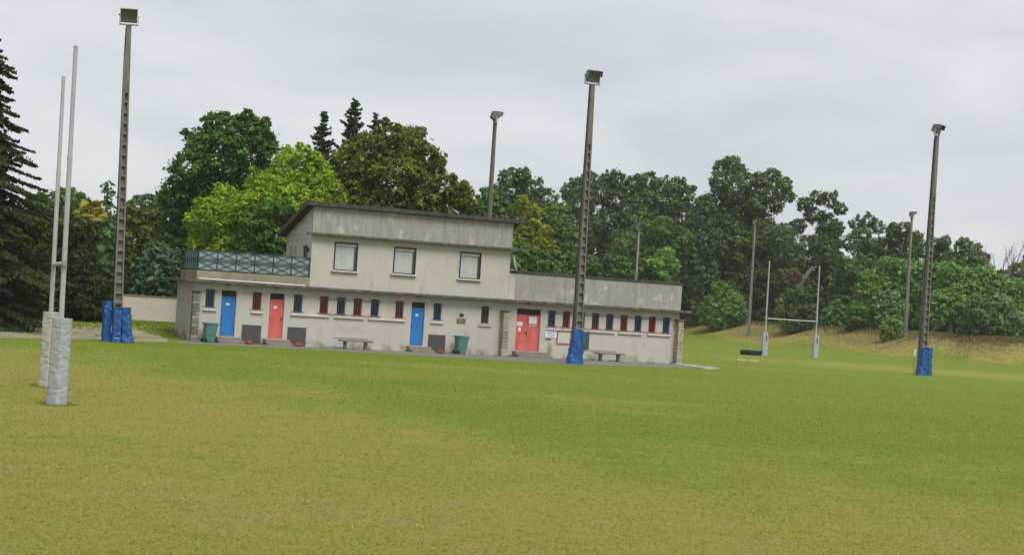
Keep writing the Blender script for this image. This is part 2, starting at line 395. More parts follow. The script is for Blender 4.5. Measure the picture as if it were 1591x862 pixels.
rear = [bl(-17.2, .1)[:2], bl(-16, .1)[:2], bl(-13, .1)[:2], bl(-7, .1)[:2], bl(0, .1)[:2], bl(4.5, .1)[:2], bl(9, .1)[:2], bl(10.55, .1)[:2]]
apron = sheet('paved_apron', front + rear[::-1], ASPH, .006)
gravel = sheet('gravel_path', [(-60, 58), (-30, 62), (-22, 63.7), (-18.5, 69), (-15.6, 71.6)] + [(-16.4, 75.6), (-19.6, 80), (-25, 75), (-32, 73), (-62, 70)], GRAV, .004)

# ------------------------------------------------------------------ clubhouse
def wall_mesh(mb, u0, u1, z0, z1, holes, y=0.0, depth=.22):
    """front skin of a wall at y with real openings and their reveals"""
    us = sorted({u0, u1, *[h[0] for h in holes], *[h[1] for h in holes]}); zs = sorted({z0, z1, *[h[2] for h in holes], *[h[3] for h in holes]})
    for i in range(len(us) - 1):
        for j in range(len(zs) - 1):
            cu, cz = (us[i] + us[i + 1]) / 2, (zs[j] + zs[j + 1]) / 2
            if any(h[0] < cu < h[1] and h[2] < cz < h[3] for h in holes): continue
            mb.add([(us[i], y, zs[j]), (us[i + 1], y, zs[j]), (us[i + 1], y, zs[j + 1]), (us[i], y, zs[j + 1])], [(0, 1, 2, 3)])
    for a, b, c, d in holes:
        mb.add([(a, y, c), (b, y, c), (b, y, d), (a, y, d), (a, y + depth, c), (b, y + depth, c), (b, y + depth, d), (a, y + depth, d)],
               [(0, 4, 5, 1), (1, 5, 6, 2), (2, 6, 7, 3), (3, 7, 4, 0)])
club = thing('clubhouse', 'long cream sports clubhouse with railed terrace, upper floor and low wing', 'building', (0, D0, 0), T0)
WZ0, WZ1, WW = 1.66, 2.55, .222
wins = [(-16.03, 'b'), (-13.7, 'r'), (-11.61, 'b'), (-10.26, 'r'), (-9.36, 'b'), (-8.48, 'r'), (-7.56, 'b'), (-6.22, 'r'), (-4.12, 'b'), (-1.42, 'l'),
        (2.5, 'b'), (3.38, 'r'), (4.28, 'b'), (5.16, 'r'), (6.04, 'b'), (6.93, 'r'), (7.82, 'b'), (8.72, 'r'), (9.62, 'b')]
doors = [(-15.47, -14.73, BLUE, 'b'), (-13.05, -12.31, RED, 'r'), (-5.56, -4.83, BLUE, 'b'), (.42, 1.84, RED, 'd')]
holes = [(u - WW, u + WW, WZ0, WZ1) for u, _ in wins] + [(a, b, .32, 2.54) for a, b, _, _ in doors]
UL, UR, WR = -16.87, 10.45, 10.45
g = MB()
wall_mesh(g, UL, WR, -.1, 2.88, holes)
g.add([(UL, 0, -.1), (UL, 3.2, -.1), (UL, 3.2, 2.88), (UL, 0, 2.88)], [(3, 2, 1, 0)])
g.add([(WR, 0, -.1), (WR, 4.2, -.1), (WR, 4.2, 2.88), (WR, 0, 2.88)], [(0, 1, 2, 3)])
g.add([(UL, 3.2, -.1), (-11.1, 3.2, -.1), (-11.1, 3.2, 2.88), (UL, 3.2, 2.88)], [(0, 3, 2, 1)][:1])
g.add([(-11.1, 3.2, -.1), (-11.1, 4.2, -.1), (-11.1, 4.2, 2.88), (-11.1, 3.2, 2.88)], [(3, 2, 1, 0)])
g.add([(-11.1, 4.2, -.1), (WR, 4.2, -.1), (WR, 4.2, 2.88), (-11.1, 4.2, 2.88)], [(3, 2, 1, 0)])
g.add([(UL, 0, 2.88), (WR, 0, 2.88), (WR, 4.2, 2.88), (UL, 3.2, 2.88)], [(0, 1, 2, 3)])
# dark room volume behind the openings
g.build('wall', PLASTER, club)
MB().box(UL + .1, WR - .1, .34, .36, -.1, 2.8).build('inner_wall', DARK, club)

# windows of the ground floor
def bars(par, u, m, y=-.035):
    f = MB()
    f.box(-WW - .13, WW + .13, -.009, .009, -.009, .009)
    top = f.build('rod', m, par); top.location = (u, y, WZ1 - .115)
    linkcopy(top, par, (u, y, WZ0 + .045))
    v = MB().box(-.007, .007, -.007, .007, WZ0 - .005, WZ1 - .105).build('bar', m, par); v.location = (u - .14, y + .024, 0)
    for du in (.0, .14): linkcopy(v, par, (u + du, y + .024, 0))
for u, c in wins:
    m = {'b': BLUE_B, 'r': RED_B, 'l': BLACKF}[c]
    f = MB()
    a, b = u - WW + .002, u + WW - .002; t = .03
    f.box(a, a + t, .14, .19, WZ0 + .002, WZ1 - .002); f.box(b - t, b, .14, .19, WZ0 + .002, WZ1 - .002)
    f.box(a + t, b - t, .14, .19, WZ0 + .002, WZ0 + t); f.box(a + t, b - t, .14, .19, WZ1 - t, WZ1 - .002)
    fr = f.build('window', {'b': BLUE_B, 'r': RED_B, 'l': BLACKF}[c], club)
    MB().box(a + t, b - t, .16, .17, WZ0 + t, WZ1 - t).build('pane', GLASS_D, fr)
    if c == 'l':
        s0 = None
        for k in range(9):
            M = Matrix.Translation((u, .09, WZ0 + .07 + k * .095)) @ Matrix.Rotation(.6, 4, 'X')
            if s0 is None: s0 = MB().box(-WW + .01, WW - .01, -.05, .05, -.006, .006).build('slat', SLATE, fr); s0.matrix_local = M
            else: c2 = linkcopy(s0, fr); c2.matrix_local = M
        f = MB().box(-WW - .13, WW + .13, -.012, .012, -.012, .012)
        r1 = f.build('rod', RED_B, fr); r1.location = (u, -.03, WZ1 - .115); linkcopy(r1, fr, (u, -.03, WZ0 - .045))
    else: bars(fr, u, m)
# long rods tying the wing's bars together
rb = MB().box(2.32, 9.85, -.066, -.048, WZ1 - .135, WZ1 - .115); rb.build('long_rod', BLUE_B, club)
rb = MB().box(2.32, 9.85, -.066, -.048, WZ0 + .03, WZ0 + .048); rb.build('long_rod', RED_B, club)
rb = MB().box(-10.5, -7.2, -.066, -.048, WZ1 - .135, WZ1 - .117); rb.build('long_rod', RED_B, club)
rb = MB().box(-10.5, -7.2, -.066, -.048, WZ0 + .03, WZ0 + .046); rb.build('long_rod', RED_B, club)
for a, b in [(-16.37, -15.7), (-14.0, -13.37), (-11.97, -9.95), (-9.71, -8.12), (-7.9, -5.89), (-4.48, -3.78), (-1.78, -1.06), (2.2, 3.11), (3.2, 4.6), (4.79, 6.37), (6.59, 8.09), (8.42, 9.91)]:
    MB().cbox(a, b, -.09, .02, 1.50, 1.585, .012).build('sill', PLASTER_W, club)
# doors
for k, (a, b, m, c) in enumerate(doors):
    tr = MB().box(a + .004, b - .004, .15, .17, 2.262, 2.536); 
    d = MB()
    if c == 'd':
        mid = (a + b) / 2
        d.cbox(a + .004, mid - .004, .12, .17, .33, 2.24, .008); d.cbox(mid + .004, b - .004, .12, .17, .33, 2.24, .008)
    else:
        d.cbox(a + .004, b - .004, .12, .17, .33, 2.25, .008)
        d.box(a + .07, b - .07, .112, .121, .45, 1.2); d.box(a + .07, b - .07, .112, .121, 1.3, 2.15)
    do = d.build('door', m, club)
    do['label'] = ['blue door beside the grey corner pillar', 'red single door with a taped note', 'blue door under the upper windows', 'red double door with posted notices'][k]
    tr.build('transom', DARK, do)
    hx = {'b': a + .09, 'r': b - .09, 'd': (a + b) / 2 - .05}[c]
    MB().box(hx - .02, hx + .02, .085, .119, 1.2, 1.34).build('handle', BLACKF, do)
    def note(u0, u1, z0, z1, lines=4, m_=PAPER, yy=.1105):
        n_ = MB().box(u0, u1, yy - .004, yy, z0, z1).build('notice', m_, do)
        t_ = MB()
        for q in range(lines):
            zz = z1 - (q + .8) * (z1 - z0) / (lines + .6)
            t_.box(u0 + .12 * (u1 - u0), u1 - (.12 + .25 * ((q * 37) % 3) / 3) * (u1 - u0), yy - .0065, yy - .0045, zz - .008, zz)
        if lines: kind(t_.build('lettering', INK, n_), 'stuff')
    if c == 'd':
        note(.53, .84, 1.63, 1.85, 4, yy=.119); note(.60, .76, 1.33, 1.55, 3, yy=.119); note(1.22, 1.67, 1.78, 2.14, 6, yy=.119)
        note(1.26, 1.64, 1.62, 1.74, 1, SCREEN, yy=.119)
    elif c == 'b': note(a + .27, a + .43, 1.83, 1.93, 0)
    else:
        note(a + .25, a + .41, 1.80, 1.91, 0); note(a + .3, a + .46, 1.42, 1.62, 0, RED)
    # two concrete steps
    w0, w1 = [(-15.67, -14.44), (-13.27, -12.0), (-5.7, -4.49), (.29, 2.28)][k]
    s_ = MB().cbox(w0, w1, -.42, .16, -.05, .29, .015).build('step', STEP, club)
    MB().cbox(w0 - .02, w1 + .02, -.78, -.422, -.05, .145, .015).build('step', STEP, club)
for u in (-15.17, -12.74, -5.23, 1.14):
    l_ = MB().tube([(u, -.005, 2.745), (u, -.05, 2.745), (u, -.11, 2.735)], [.10, .10, .05], 10).build('wall_lamp', mat('lamp_cover', (.42, .39, .27), rough=.4) if u == -15.17 else bpy.data.materials['lamp_cover'], club, True)
# grey splash boards on the wall
for a, b in ((-14.37, -13.4), (-12.06, -11.1), (-4.55, -3.59)):
    MB().cbox(a, b, -.03, -.003, .04, .93, .006).build('splash_board', SLATE, club)
MB().cbox(-9.65, -7.85, -.03, -.003, .52, .70, .006).build('back_rest_panel', BACKP, club)
MB().cbox(4.86, 6.55, -.03, -.003, .52, .70, .006).build('back_rest_panel', BACKP, club)
# moss growing down the wall base (wear)
# ledge slab (terrace and wing roofs)
lg = MB()
lg.cbox(UL - .5, 10.98, -.46, 4.3, 2.855, 2.985, .015)
lg.build('roof_ledge', LEDGE, club)
MB().tube([(-16.75, -.44, 3.02), (-11.44, -.44, 3.005)], .032, 8).build('gutter_pipe', WHITE, club, True)
rnd = random.Random(3)
pl_ = MB()
for k in range(16):
    u = -.2 + k * .7 + rnd.uniform(0, .3); 
    if rnd.random() < .6: pl_.box(u, u + rnd.uniform(.25, .6), -.465, -.02, 2.986, 2.996 + rnd.uniform(0, .02))
pl_.build('peeling_render', PLASTER_W, club)
# parapets
MB().cbox(-16.75, -11.1, -.02, .16, 2.985, 3.41, .015).build('terrace_parapet', TERR, club)
MB().cbox(-16.75, -16.57, .161, 3.2, 2.985, 3.41, .015).build('terrace_parapet', TERR, club)
MB().box(-16.5, -11.1, .1, 3.3, 2.986, 3.0).build('terrace_floor', LEDGE, club)
MB().box(.18, 10.48, -.015, .18, 2.986, 4.38).build('wing_parapet', PARAPET, club)
MB().box(10.30, 10.48, .181, 4.2, 2.986, 4.38).build('wing_parapet', PARAPET, club)
MB().box(-.149, .178, -.017, .2, 2.986, 4.37).build('pale_pilaster', PLASTER, club)
MB().cbox(-.15, 10.56, -.06, .24, 4.381, 4.50, .012).build('parapet_coping', COPING, club)
MB().box(.1, 10.3, .2, 4.1, 3.05, 3.2).build('wing_roof', COPING, club)
# upper floor
uw = MB()
uh = [(-9.9, -8.67, 3.89, 5.29), (-6.72, -5.51, 3.93, 5.28), (-3.05, -1.85, 3.92, 5.29)]
wall_mesh(uw, -11.09, -.15, 2.986, 5.558, uh, 0.0, .2)
UB = 4.2
uw.add([(-.15, 0, 2.986), (-.15, UB, 2.986), (-.15, UB, 5.6), (-.15, 0, 5.6)], [(0, 1, 2, 3)])
uw.add([(-11.09, UB, 2.986), (-.15, UB, 2.986), (-.15, UB, 5.6), (-11.09, UB, 5.6)], [(3, 2, 1, 0)])
# side wall facing the terrace with its openings, in the plane u = -11.09
so = [(.62, 1.42, 3.02, 5.02), (2.45, 2.80, 3.5, 5.0), (3.15, 3.55, 3.5, 5.0)]
sw = MB(); wall_mesh(sw, 0, UB, 2.986, 5.6, [(a, b, c, d) for a, b, c, d in so], 0, .2)
sw.v = [(-11.09 + y, x, z) for x, y, z in sw.v]; sw.f = [tuple(reversed(q)) for q in sw.f]
uw.add(sw.v, sw.f)
uw.build('upper_wall', PLASTER, club)
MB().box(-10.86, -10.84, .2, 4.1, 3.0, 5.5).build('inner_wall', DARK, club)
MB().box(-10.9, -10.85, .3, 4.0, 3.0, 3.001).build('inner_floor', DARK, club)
for (a, b, c, d), nm in zip(so, ('terrace_door', 'terrace_window', 'terrace_window')):
    f = MB(); t = .05; x0, x1 = -11.02, -10.97
    f.box(x0, x1, a, a + t, c, d); f.box(x0, x1, b - t, b, c, d); f.box(x0, x1, a + t, b - t, d - t, d); f.box(x0, x1, a + t, b - t, c, c + t)
    fr = f.build(nm, BLACKF if nm == 'terrace_door' else WHITE, club)
    MB().box(-11.0, -10.99, a + t, b - t, c + t, d - t).build('pane' if nm != 'terrace_door' else 'door_panel', GLASS_D if nm != 'terrace_door' else SLATE, fr)
MB().cbox(-11.2, -11.092, .36, .5, 4.72, 4.9, .02).build('spotlight', BLACKF, club)
for a, b, c, d in uh:
    f = MB(); t = .055
    f.box(a - .01, a + t, -.018, .13, c - .01, d + .01); f.box(b - t, b + .01, -.018, .13, c - .01, d + .01)
    f.box(a + t, b - t, -.018, .13, d - t, d + .01); f.box(a + t, b - t, -.018, .13, c - .01, c + t * .6)
    fr = f.build('window', BLACKF, club)
    s_ = MB(); z = c + t * .6; n = int((d - t - z) / .055); hh = (d - t - z) / n
    # rolled shutter: curved slats, one corrugated part
    V, Fq = [], []
    for i in range(n):
        for q, yy in ((0, .118), (.3, .108), (.7, .108), (.97, .118)):
            V += [(a + t, yy, z + (i + q) * hh), (b - t, yy, z + (i + q) * hh)]
    for i in range(len(V) // 2 - 1): Fq.append((2 * i, 2 * i + 1, 2 * i + 3, 2 * i + 2))
    s_.add(V, Fq); s_.build('roller_shutter', SHUT, fr)
    MB().box(a + t, b - t, .05, .10, d - t - .13, d - t - .003).build('shutter_box', SHUT, fr)
    MB().box(b - t - .075, b - t - .002, .04, .105, c + t * .6, d - t - .135).build('reveal_shade_strip', SLATE, fr)  # dark strip standing in for the shade of the reveal beside the shutter
    MB().cbox(a - .12, b + .06, -.13, .0, c - .095, c - .012, .012).build('sill', PLASTER_W, club)
MB().cbox(-11.4, .55, -.34, .02, 5.56, 5.675, .012).build('roof_ledge', LEDGE, club)
MB().box(-11.11, -.11, -.012, .15, 5.676, 7.0).build('roof_parapet', PARAPET, club)
# gable infill on the terrace side, then the tilted roof with its overhangs
gi = MB()
for x in (-11.09, -.13):
    pass
def prism(x0, x1, prof, name, m):
    q = MB(); n = len(prof)
    q.add([(x0, y, z) for y, z in prof] + [(x1, y, z) for y, z in prof],
          [tuple(range(n)), tuple(range(2 * n - 1, n - 1, -1))] + [(i + n, (i + 1) % n + n, (i + 1) % n, i) for i in range(n)])
    return q.build(name, m, club)
prism(-11.10, -10.95, [(.151, 5.61), (4.2, 5.61), (4.2, 5.64), (.151, 6.98)], 'gable', PLASTER_W)
prism(-.25, -.11, [(.151, 5.61), (4.2, 5.61), (4.2, 5.64), (.151, 6.98)], 'gable', PLASTER_W)
MB().box(-11.55, -11.11, -.3, 4.35, 5.603, 5.64).build('gable_ledge', PLASTER_W, club) if False else None
rf0 = [(-.18, 7.02), (4.5, 5.50), (4.5, 5.58), (-.18, 7.10)]
prism(-11.46, .30, rf0, 'soffit_board', WOOD_D)
prism(-11.50, .34, [(-.20, 7.103), (4.52, 5.583), (4.52, 5.66), (-.20, 7.20)], 'roof', COPING)
prism(-11.53, -11.47, [(-.22, 7.0), (4.52, 5.46), (4.52, 5.70), (-.22, 7.23)], 'barge_board', WOOD_D)
MB().box(-11.56, .3, 4.53, 4.65, 5.42, 5.60).build('gutter', WHITE, club)
# front metal edge of the roof in lengths
fe = None
for k in range(11):
    a = -11.53 + k * 1.08
    o_ = MB().cbox(a, a + 1.066, -.26, -.222, 7.0, 7.2 + .0, .006)
    o_.build('roof_edge_sheet', COPING, club)
# terrace railing
rl = MB()
RZ0, RZ1 = 3.43, 4.43
posts = [-16.7 + k * (5.58 / 6) for k in range(7)]
rl.box(-16.72, -11.1, .05, .09, RZ1 - .035, RZ1); rl.box(-16.72, -11.1, .055, .085, RZ0 + .03, RZ0 + .06)
rl.box(-16.72, -11.1, .055, .085, RZ0 + .46, RZ0 + .485); rl.box(-16.72, -11.1, .055, .085, RZ0 + .56, RZ0 + .585)
rail = rl.build('railing', GREENM, club)
po = MB().box(-.022, .022, .045, .095, RZ0 - .02, RZ1 - .036).build('post', GREENM, rail); po.location.x = posts[0]
for x in posts[1:]: linkcopy(po, rail, (x - (.02 if x > -11.2 else 0), 0, 0))
wbay = 5.58 / 6
def brace(z0, z1, dz):
    b = MB(); h = .014
    b.add([(0, .06, z0 - h), (wbay, .06, z1 - h), (wbay, .06, z1 + h), (0, .06, z0 + h), (0, .08, z0 - h), (wbay, .08, z1 - h), (wbay, .08, z1 + h), (0, .08, z0 + h)],
          [(0, 1, 2, 3), (7, 6, 5, 4), (0, 4, 5, 1), (3, 2, 6, 7)])
    return b
first = [brace(RZ0 + .06, RZ0 + .46, 0), brace(RZ0 + .46, RZ0 + .06, 0), brace(RZ0 + .585, RZ1 - .04, 0), brace(RZ1 - .04, RZ0 + .585, 0)]
first = [f.build('cross_brace', GREENM, rail) for f in first]
for i, f in enumerate(first): f.location = (posts[0], .003 * (i % 2), 0)
for x in posts[1:6]:
    for i, f in enumerate(first): linkcopy(f, rail, (x, .003 * (i % 2), 0))
MB().box(-16.68, -11.12, .11, .118, RZ0 + .02, RZ1 - .05).build('wind_screen', SCREEN, rail)
sr2 = MB()
for z in (RZ0 + .045, RZ0 + .47, RZ0 + .57, RZ1 - .02): sr2.box(-16.685, -16.655, .1, 3.15, z - .014, z + .014)
rail2 = sr2.build('side_railing', GREENM, club)
bp = MB().box(-16.69, -16.65, -.02, .02, RZ0 - .02, RZ1 - .035).build('post', GREENM, rail2); bp.location.y = .42
for k in range(1, 8): linkcopy(bp, rail2, (0, .42 + k * .39, 0))
MB().box(-16.62, -16.612, .12, 3.12, RZ0 + .02, RZ1 - .05).build('wind_screen', SCREEN, rail2)
# stone buttresses
def buttress(u0, u1, pr, ztop, mats, seed, cap_m):
    r = random.Random(seed)
    core = MB().box(u0 + .025, u1 - .025, -pr + .025, -.002, -.05, ztop - .02).build('stone_pillar', MORTAR, club)
    z = 0.0; k = 0
    while z < ztop - .05:
        h = min(r.uniform(.15, .20), ztop - z)
        if ztop - z - h < .07: h = ztop - z
        d = r.uniform(.0, .02)
        cuts = [-pr, -pr + r.uniform(.2, .28), 0] if k % 2 else [-pr, -pr + r.uniform(.12, .16), -pr + r.uniform(.3, .36), 0]
        # course: front stones run full width, flank stones along the depth
        split = r.random() < .5
        us = [u0, u0 + (u1 - u0) * r.uniform(.4, .6), u1] if split else [u0, u1]
        for i in range(len(us) - 1):
            q = r.uniform(-.012, .012)
            MB().cbox(us[i] + .006 - (d if i == 0 else 0), us[i + 1] - .006 + (d if i == len(us) - 2 else 0), cuts[0] - q, cuts[1] - .006, z + .006, z + h - .006, .016).build('stone', r.choice(mats), core)
        for j in range(1, len(cuts) - 1):
            q = r.uniform(-.012, .012)
            MB().cbox(u0 - q, u1 + q, cuts[j] + .006, cuts[j + 1] - .006 - (.004 if j == len(cuts) - 2 else 0), z + .006, z + h - .006, .016).build('stone', r.choice(mats), core)
        z += h; k += 1
    MB().cbox(u0 - .06, u1 + .06, -pr - .06, -.003, ztop + .002, ztop + .075, .02).build('cap_slab', cap_m, core)
    return core
buttress(-16.93, -16.60, .38, 2.36, STONES_G, 1, COPING)
buttress(-.53, -.21, .44, 2.33, STONES, 2, LEDGE)
buttress(10.17, 10.50, .44, 2.40, STONES, 3, LEDGE)

# ---- things fixed to or standing by the clubhouse
pq = thing('plaque', 'small bronze plaque with raised lettering on the cream wall', 'plaque', bl(-2.77, -.003, 1.7), T0)
MB().cbox(-.25, .25, -.02, 0, -.13, .14, .008).build('plate', BRONZE, pq)
tl = MB()
for q, wd in enumerate((.30, .36, .22, .30)): tl.box(-wd / 2, wd / 2, -.025, -.0215, .09 - q * .055 - .012, .09 - q * .055 + .012)
kind(tl.build('lettering', mat('plaque_letters', (.30, .24, .16), rough=.4), pq), 'stuff')
em = thing('emblem', 'dark oval emblem mounted over the bronze plaque', 'emblem', bl(-2.76, -.003, 2.01), T0)
V = [(math.cos(2 * PI * k / 16) * .13, y, math.sin(2 * PI * k / 16) * .09) for y in (0, -.03) for k in range(16)]
MB().add(V, [tuple(range(31, 15, -1))] + [(k, (k + 1) % 16, 16 + (k + 1) % 16, 16 + k) for k in range(16)]).build('shield', BLACKF, em)
MB().box(-.05, .05, -.038, -.031, -.03, .03).build('crest', SLATE, em)
sg = thing('sign', 'white wall sign with blue lines of text by the red double door', 'sign', bl(2.5, -.004, 1.3), T0)
MB().cbox(-.34, .34, -.02, 0, -.2, .18, .005).build('panel', PAPER, sg)
t_ = MB()
for q, wd in enumerate((.48, .54, .50, .40)): t_.box(-wd / 2, wd / 2, -.0235, -.0205, .105 - q * .075 - .016, .105 - q * .075 + .016)
kind(t_.build('lettering', mat('blue_text', (.20, .27, .45), rough=.7), sg), 'stuff')
MB().box(-.31, .02, -.05, -.005, -.29, -.26).build('shelf_bar', BLACKF, sg)
nb = thing('notice_board', 'empty white notice board in a red wooden frame on the wing wall', 'notice board', bl(3.28, -.004, 1.15), T0)
f = MB(); f.box(-.42, .42, -.05, 0, -.36, -.31); f.box(-.42, .42, -.05, 0, .30, .35); f.box(-.42, -.37, -.05, 0, -.31, .30); f.box(.37, .42, -.05, 0, -.31, .30)
f.build('frame', mat('faded_red_frame', (.42, .10, .06), (.36, .14, .09), scale=9, rough=.7), nb)
MB().box(-.37, .37, -.02, -.002, -.31, .30).build('board', mat('cream_board', (.50, .48, .42), rough=.7), nb)
ub = thing('utility_box', 'dark grey green utility cabinet mounted on the wing wall', 'cabinet', bl(4.52, -.004, 1.05), T0)
MB().cbox(-.28, .28, -.09, 0, -.46, .46, .012).build('door', mat('cabinet_green', (.055, .075, .068), rough=.5), ub)
MB().box(.16, .2, -.105, -.092, -.05, .05).build('handle', BLACKF, ub)
# satellite dish on the wing roof corner
dh = thing('satellite_dish', 'white satellite dish at the end wall of the upper floor', 'satellite dish', bl(.07, .06, 4.505), T0)
V, Fq = [], []
for i in range(6):
    r_ = .42 * i / 5
    for k in range(20):
        a = 2 * PI * k / 20; V.append((math.cos(a) * r_, math.sin(a) * r_ * 1.08, .10 * (r_ / .42) ** 2))
for i in range(5):
    for k in range(20): Fq.append((i * 20 + k, i * 20 + (k + 1) % 20, i * 20 + 20 + (k + 1) % 20, i * 20 + 20 + k))
di = MB().add(V, Fq).build('reflector', WHITE, dh, True); so_ = di.modifiers.new('thick', 'SOLIDIFY'); so_.thickness = .012
di.matrix_local = Matrix.Translation((.0, 0, .36)) @ Matrix.Rotation(math.radians(-28), 4, 'Z') @ Matrix.Rotation(math.radians(76), 4, 'Y')
MB().tube([(0, 0, 0), (0, 0, .32), (.02, 0, .34)], .025, 8).build('mast_tube', STEEL, dh)
MB().cbox(-.2, .17, -.17, .17, 0, .06, .02).build('base_block', PLASTER_W, dh)
MB().tube([(-.02, 0, .1), (.30, -.05, .26), (.33, -.05, .36)], .012, 6).build('feed_arm', STEEL, dh)
# bins
def bin_(u, y, label, rz=0.0):
    b = thing('wheelie_bin', label, 'bin', bl(u, y, .006), T0 + rz, 'green wheelie bins along the clubhouse wall')
    q = MB()
    prof = [(0.02, .225, .24), (.45, .26, .275), (.83, .29, .30), (.84, .31, .32), (.87, .31, .32)]
    V = []
    for z, hx, hy in prof:
        c = .05
        for x, yy in ((-hx + c, -hy), (hx - c, -hy), (hx, -hy + c), (hx, hy - c), (hx - c, hy), (-hx + c, hy), (-hx, hy - c), (-hx, -hy + c)): V.append((x + .05 * (z), yy, z))
    n = len(prof)
    q.add(V, [tuple(range(7, -1, -1))] + [(i * 8 + k, i * 8 + (k + 1) % 8, i * 8 + 8 + (k + 1) % 8, i * 8 + 8 + k) for i in range(n - 1) for k in range(8)] + [tuple(range((n - 1) * 8, n * 8))])
    q.build('body', BIN, b)
    lid = MB(); lid.cbox(-.27, .38, -.335, .335, .872, .925, .03); lid.cbox(-.2, .3, -.27, .27, .925, .95, .02); lid.build('lid', BIN, b)
    MB().tube([(-.30, -.25, .9), (-.345, -.25, .93), (-.345, .25, .93), (-.30, .25, .9)], .018, 6).build('handle', BIN, b)
    for s_ in (-1, 1):
        MB().tube([(-.235, s_ * .245 - .03, .1), (-.235, s_ * .245 + .03, .1)], .1, 14).build('wheel', RUBBER, b)
    return b
bin_(-16.12, -.62, 'green wheelie bin beside the grey stone corner pillar')
bin_(-2.98, -.62, 'green wheelie bin standing below the bronze plaque')
# benches
def bench(u, label, L_=1.75):
    b = thing('bench', label, 'bench', bl(u, -.62, .006), T0, 'wooden benches against the clubhouse wall')
    for k in range(3):
        MB().cbox(-L_ / 2 + (.03 if k == 1 else 0), L_ / 2, -.2 + k * .135, -.075 + k * .135, .375, .45, .008).build('seat_plank', WOOD, b)
    for s_ in (-1, 1):
        x = s_ * (L_ / 2 - .33)
        q = MB()
        q.cbox(x - .055, x + .055, -.15, .17, .0, .06, .01); q.cbox(x - .06, x + .06, -.11, .12, .06, .31, .01); q.cbox(x - .055, x + .055, -.19, .2, .31, .374, .01)
        q.build('leg', CONC_D, b)
    return b
bench(-8.7, 'weathered plank bench on concrete legs under the small upper floor windows')
bench(5.8, 'weathered plank bench on concrete legs in front of the wing wall')
# boot brushes
def brush(u, label):
    b = thing('boot_brush', label, 'boot brush', bl(u, -.55, .006), T0 + .3, 'orange boot brushes at the grey boards')
    MB().cbox(-.15, .15, -.09, .09, 0, .04, .01).build('base', BLACKF, b)
    rr = random.Random(int(u * 7)); q = MB()
    for k in range(90):
        x, y = rr.uniform(-.15, .15), rr.uniform(-.09, .09); t = Vector((x * 1.2 + rr.uniform(-.03, .03), y * 1.3, .05 + rr.uniform(.03, .19) * (1.1 - abs(x) / .17)))
        q.add([(x - .008, y, .05), (x + .008, y, .05), (t.x + .01, t.y, t.z), (t.x - .01, t.y, t.z)], [(0, 1, 2, 3)])
        q.add([(x, y - .008, .05), (x, y + .008, .05), (t.x, t.y + .01, t.z), (t.x, t.y - .01, t.z)], [(0, 1, 2, 3)])
    kind(q.build('bristles', ORANGE, b), 'stuff')
brush(-14.1, 'orange boot brush by the board between the blue and red doors')
brush(-11.6, 'orange boot brush at the board beside the red single door')
brush(-4.05, 'orange boot brush at the board by the blue middle door')

# garden wall
gw = thing('garden_wall', 'low rendered garden wall with tiled coping behind the terrace', 'wall', (0, 0, 0))
a, b = Vector((-22.9, 91.0, 0)), Vector((-15.5, 92.4, 0)); dirw = (b - a).normalized(); ang = math.atan2(dirw.y, dirw.x); lw = (b - a).length
gw.location = a; gw.rotation_euler = (0, 0, ang)
MB().box(0, lw, -.1, .1, 0.0, 1.84).build('wall', GWALL, gw)
tile = None; k = 0.0
while k < lw:
    if tile is None: tile = MB().cbox(0, .39, -.15, .15, 1.841, 1.90, .015).build('coping_tile', TILE, gw)
    else: linkcopy(tile, gw, (k, 0, 0))
    k += .4
# pale concrete slabs by the far pillar
for i, (x0, y0, x1, y1, lb) in enumerate([(9.55, 83.2, 10.9, 86.6, 'large pale concrete slab lying in the turf past the end pillar'), (10.1, 81.95, 10.7, 83.4, 'small pale concrete slab at the end of the paved strip')]):
    s_ = thing('concrete_slab', lb, 'slab', ((x0 + x1) / 2, (y0 + y1) / 2, 0), .3, 'concrete slabs past the end pillar')
    MB().cbox(-(x1 - x0) / 2, (x1 - x0) / 2, -(y1 - y0) / 2, (y1 - y0) / 2, -.02, .045, .015).build('slab', SLABW, s_)
    MB().cbox((x1 - x0) * .1, (x1 - x0) * .3, -.3, .3, .046, .06, .006).build('lid', STEP, s_)

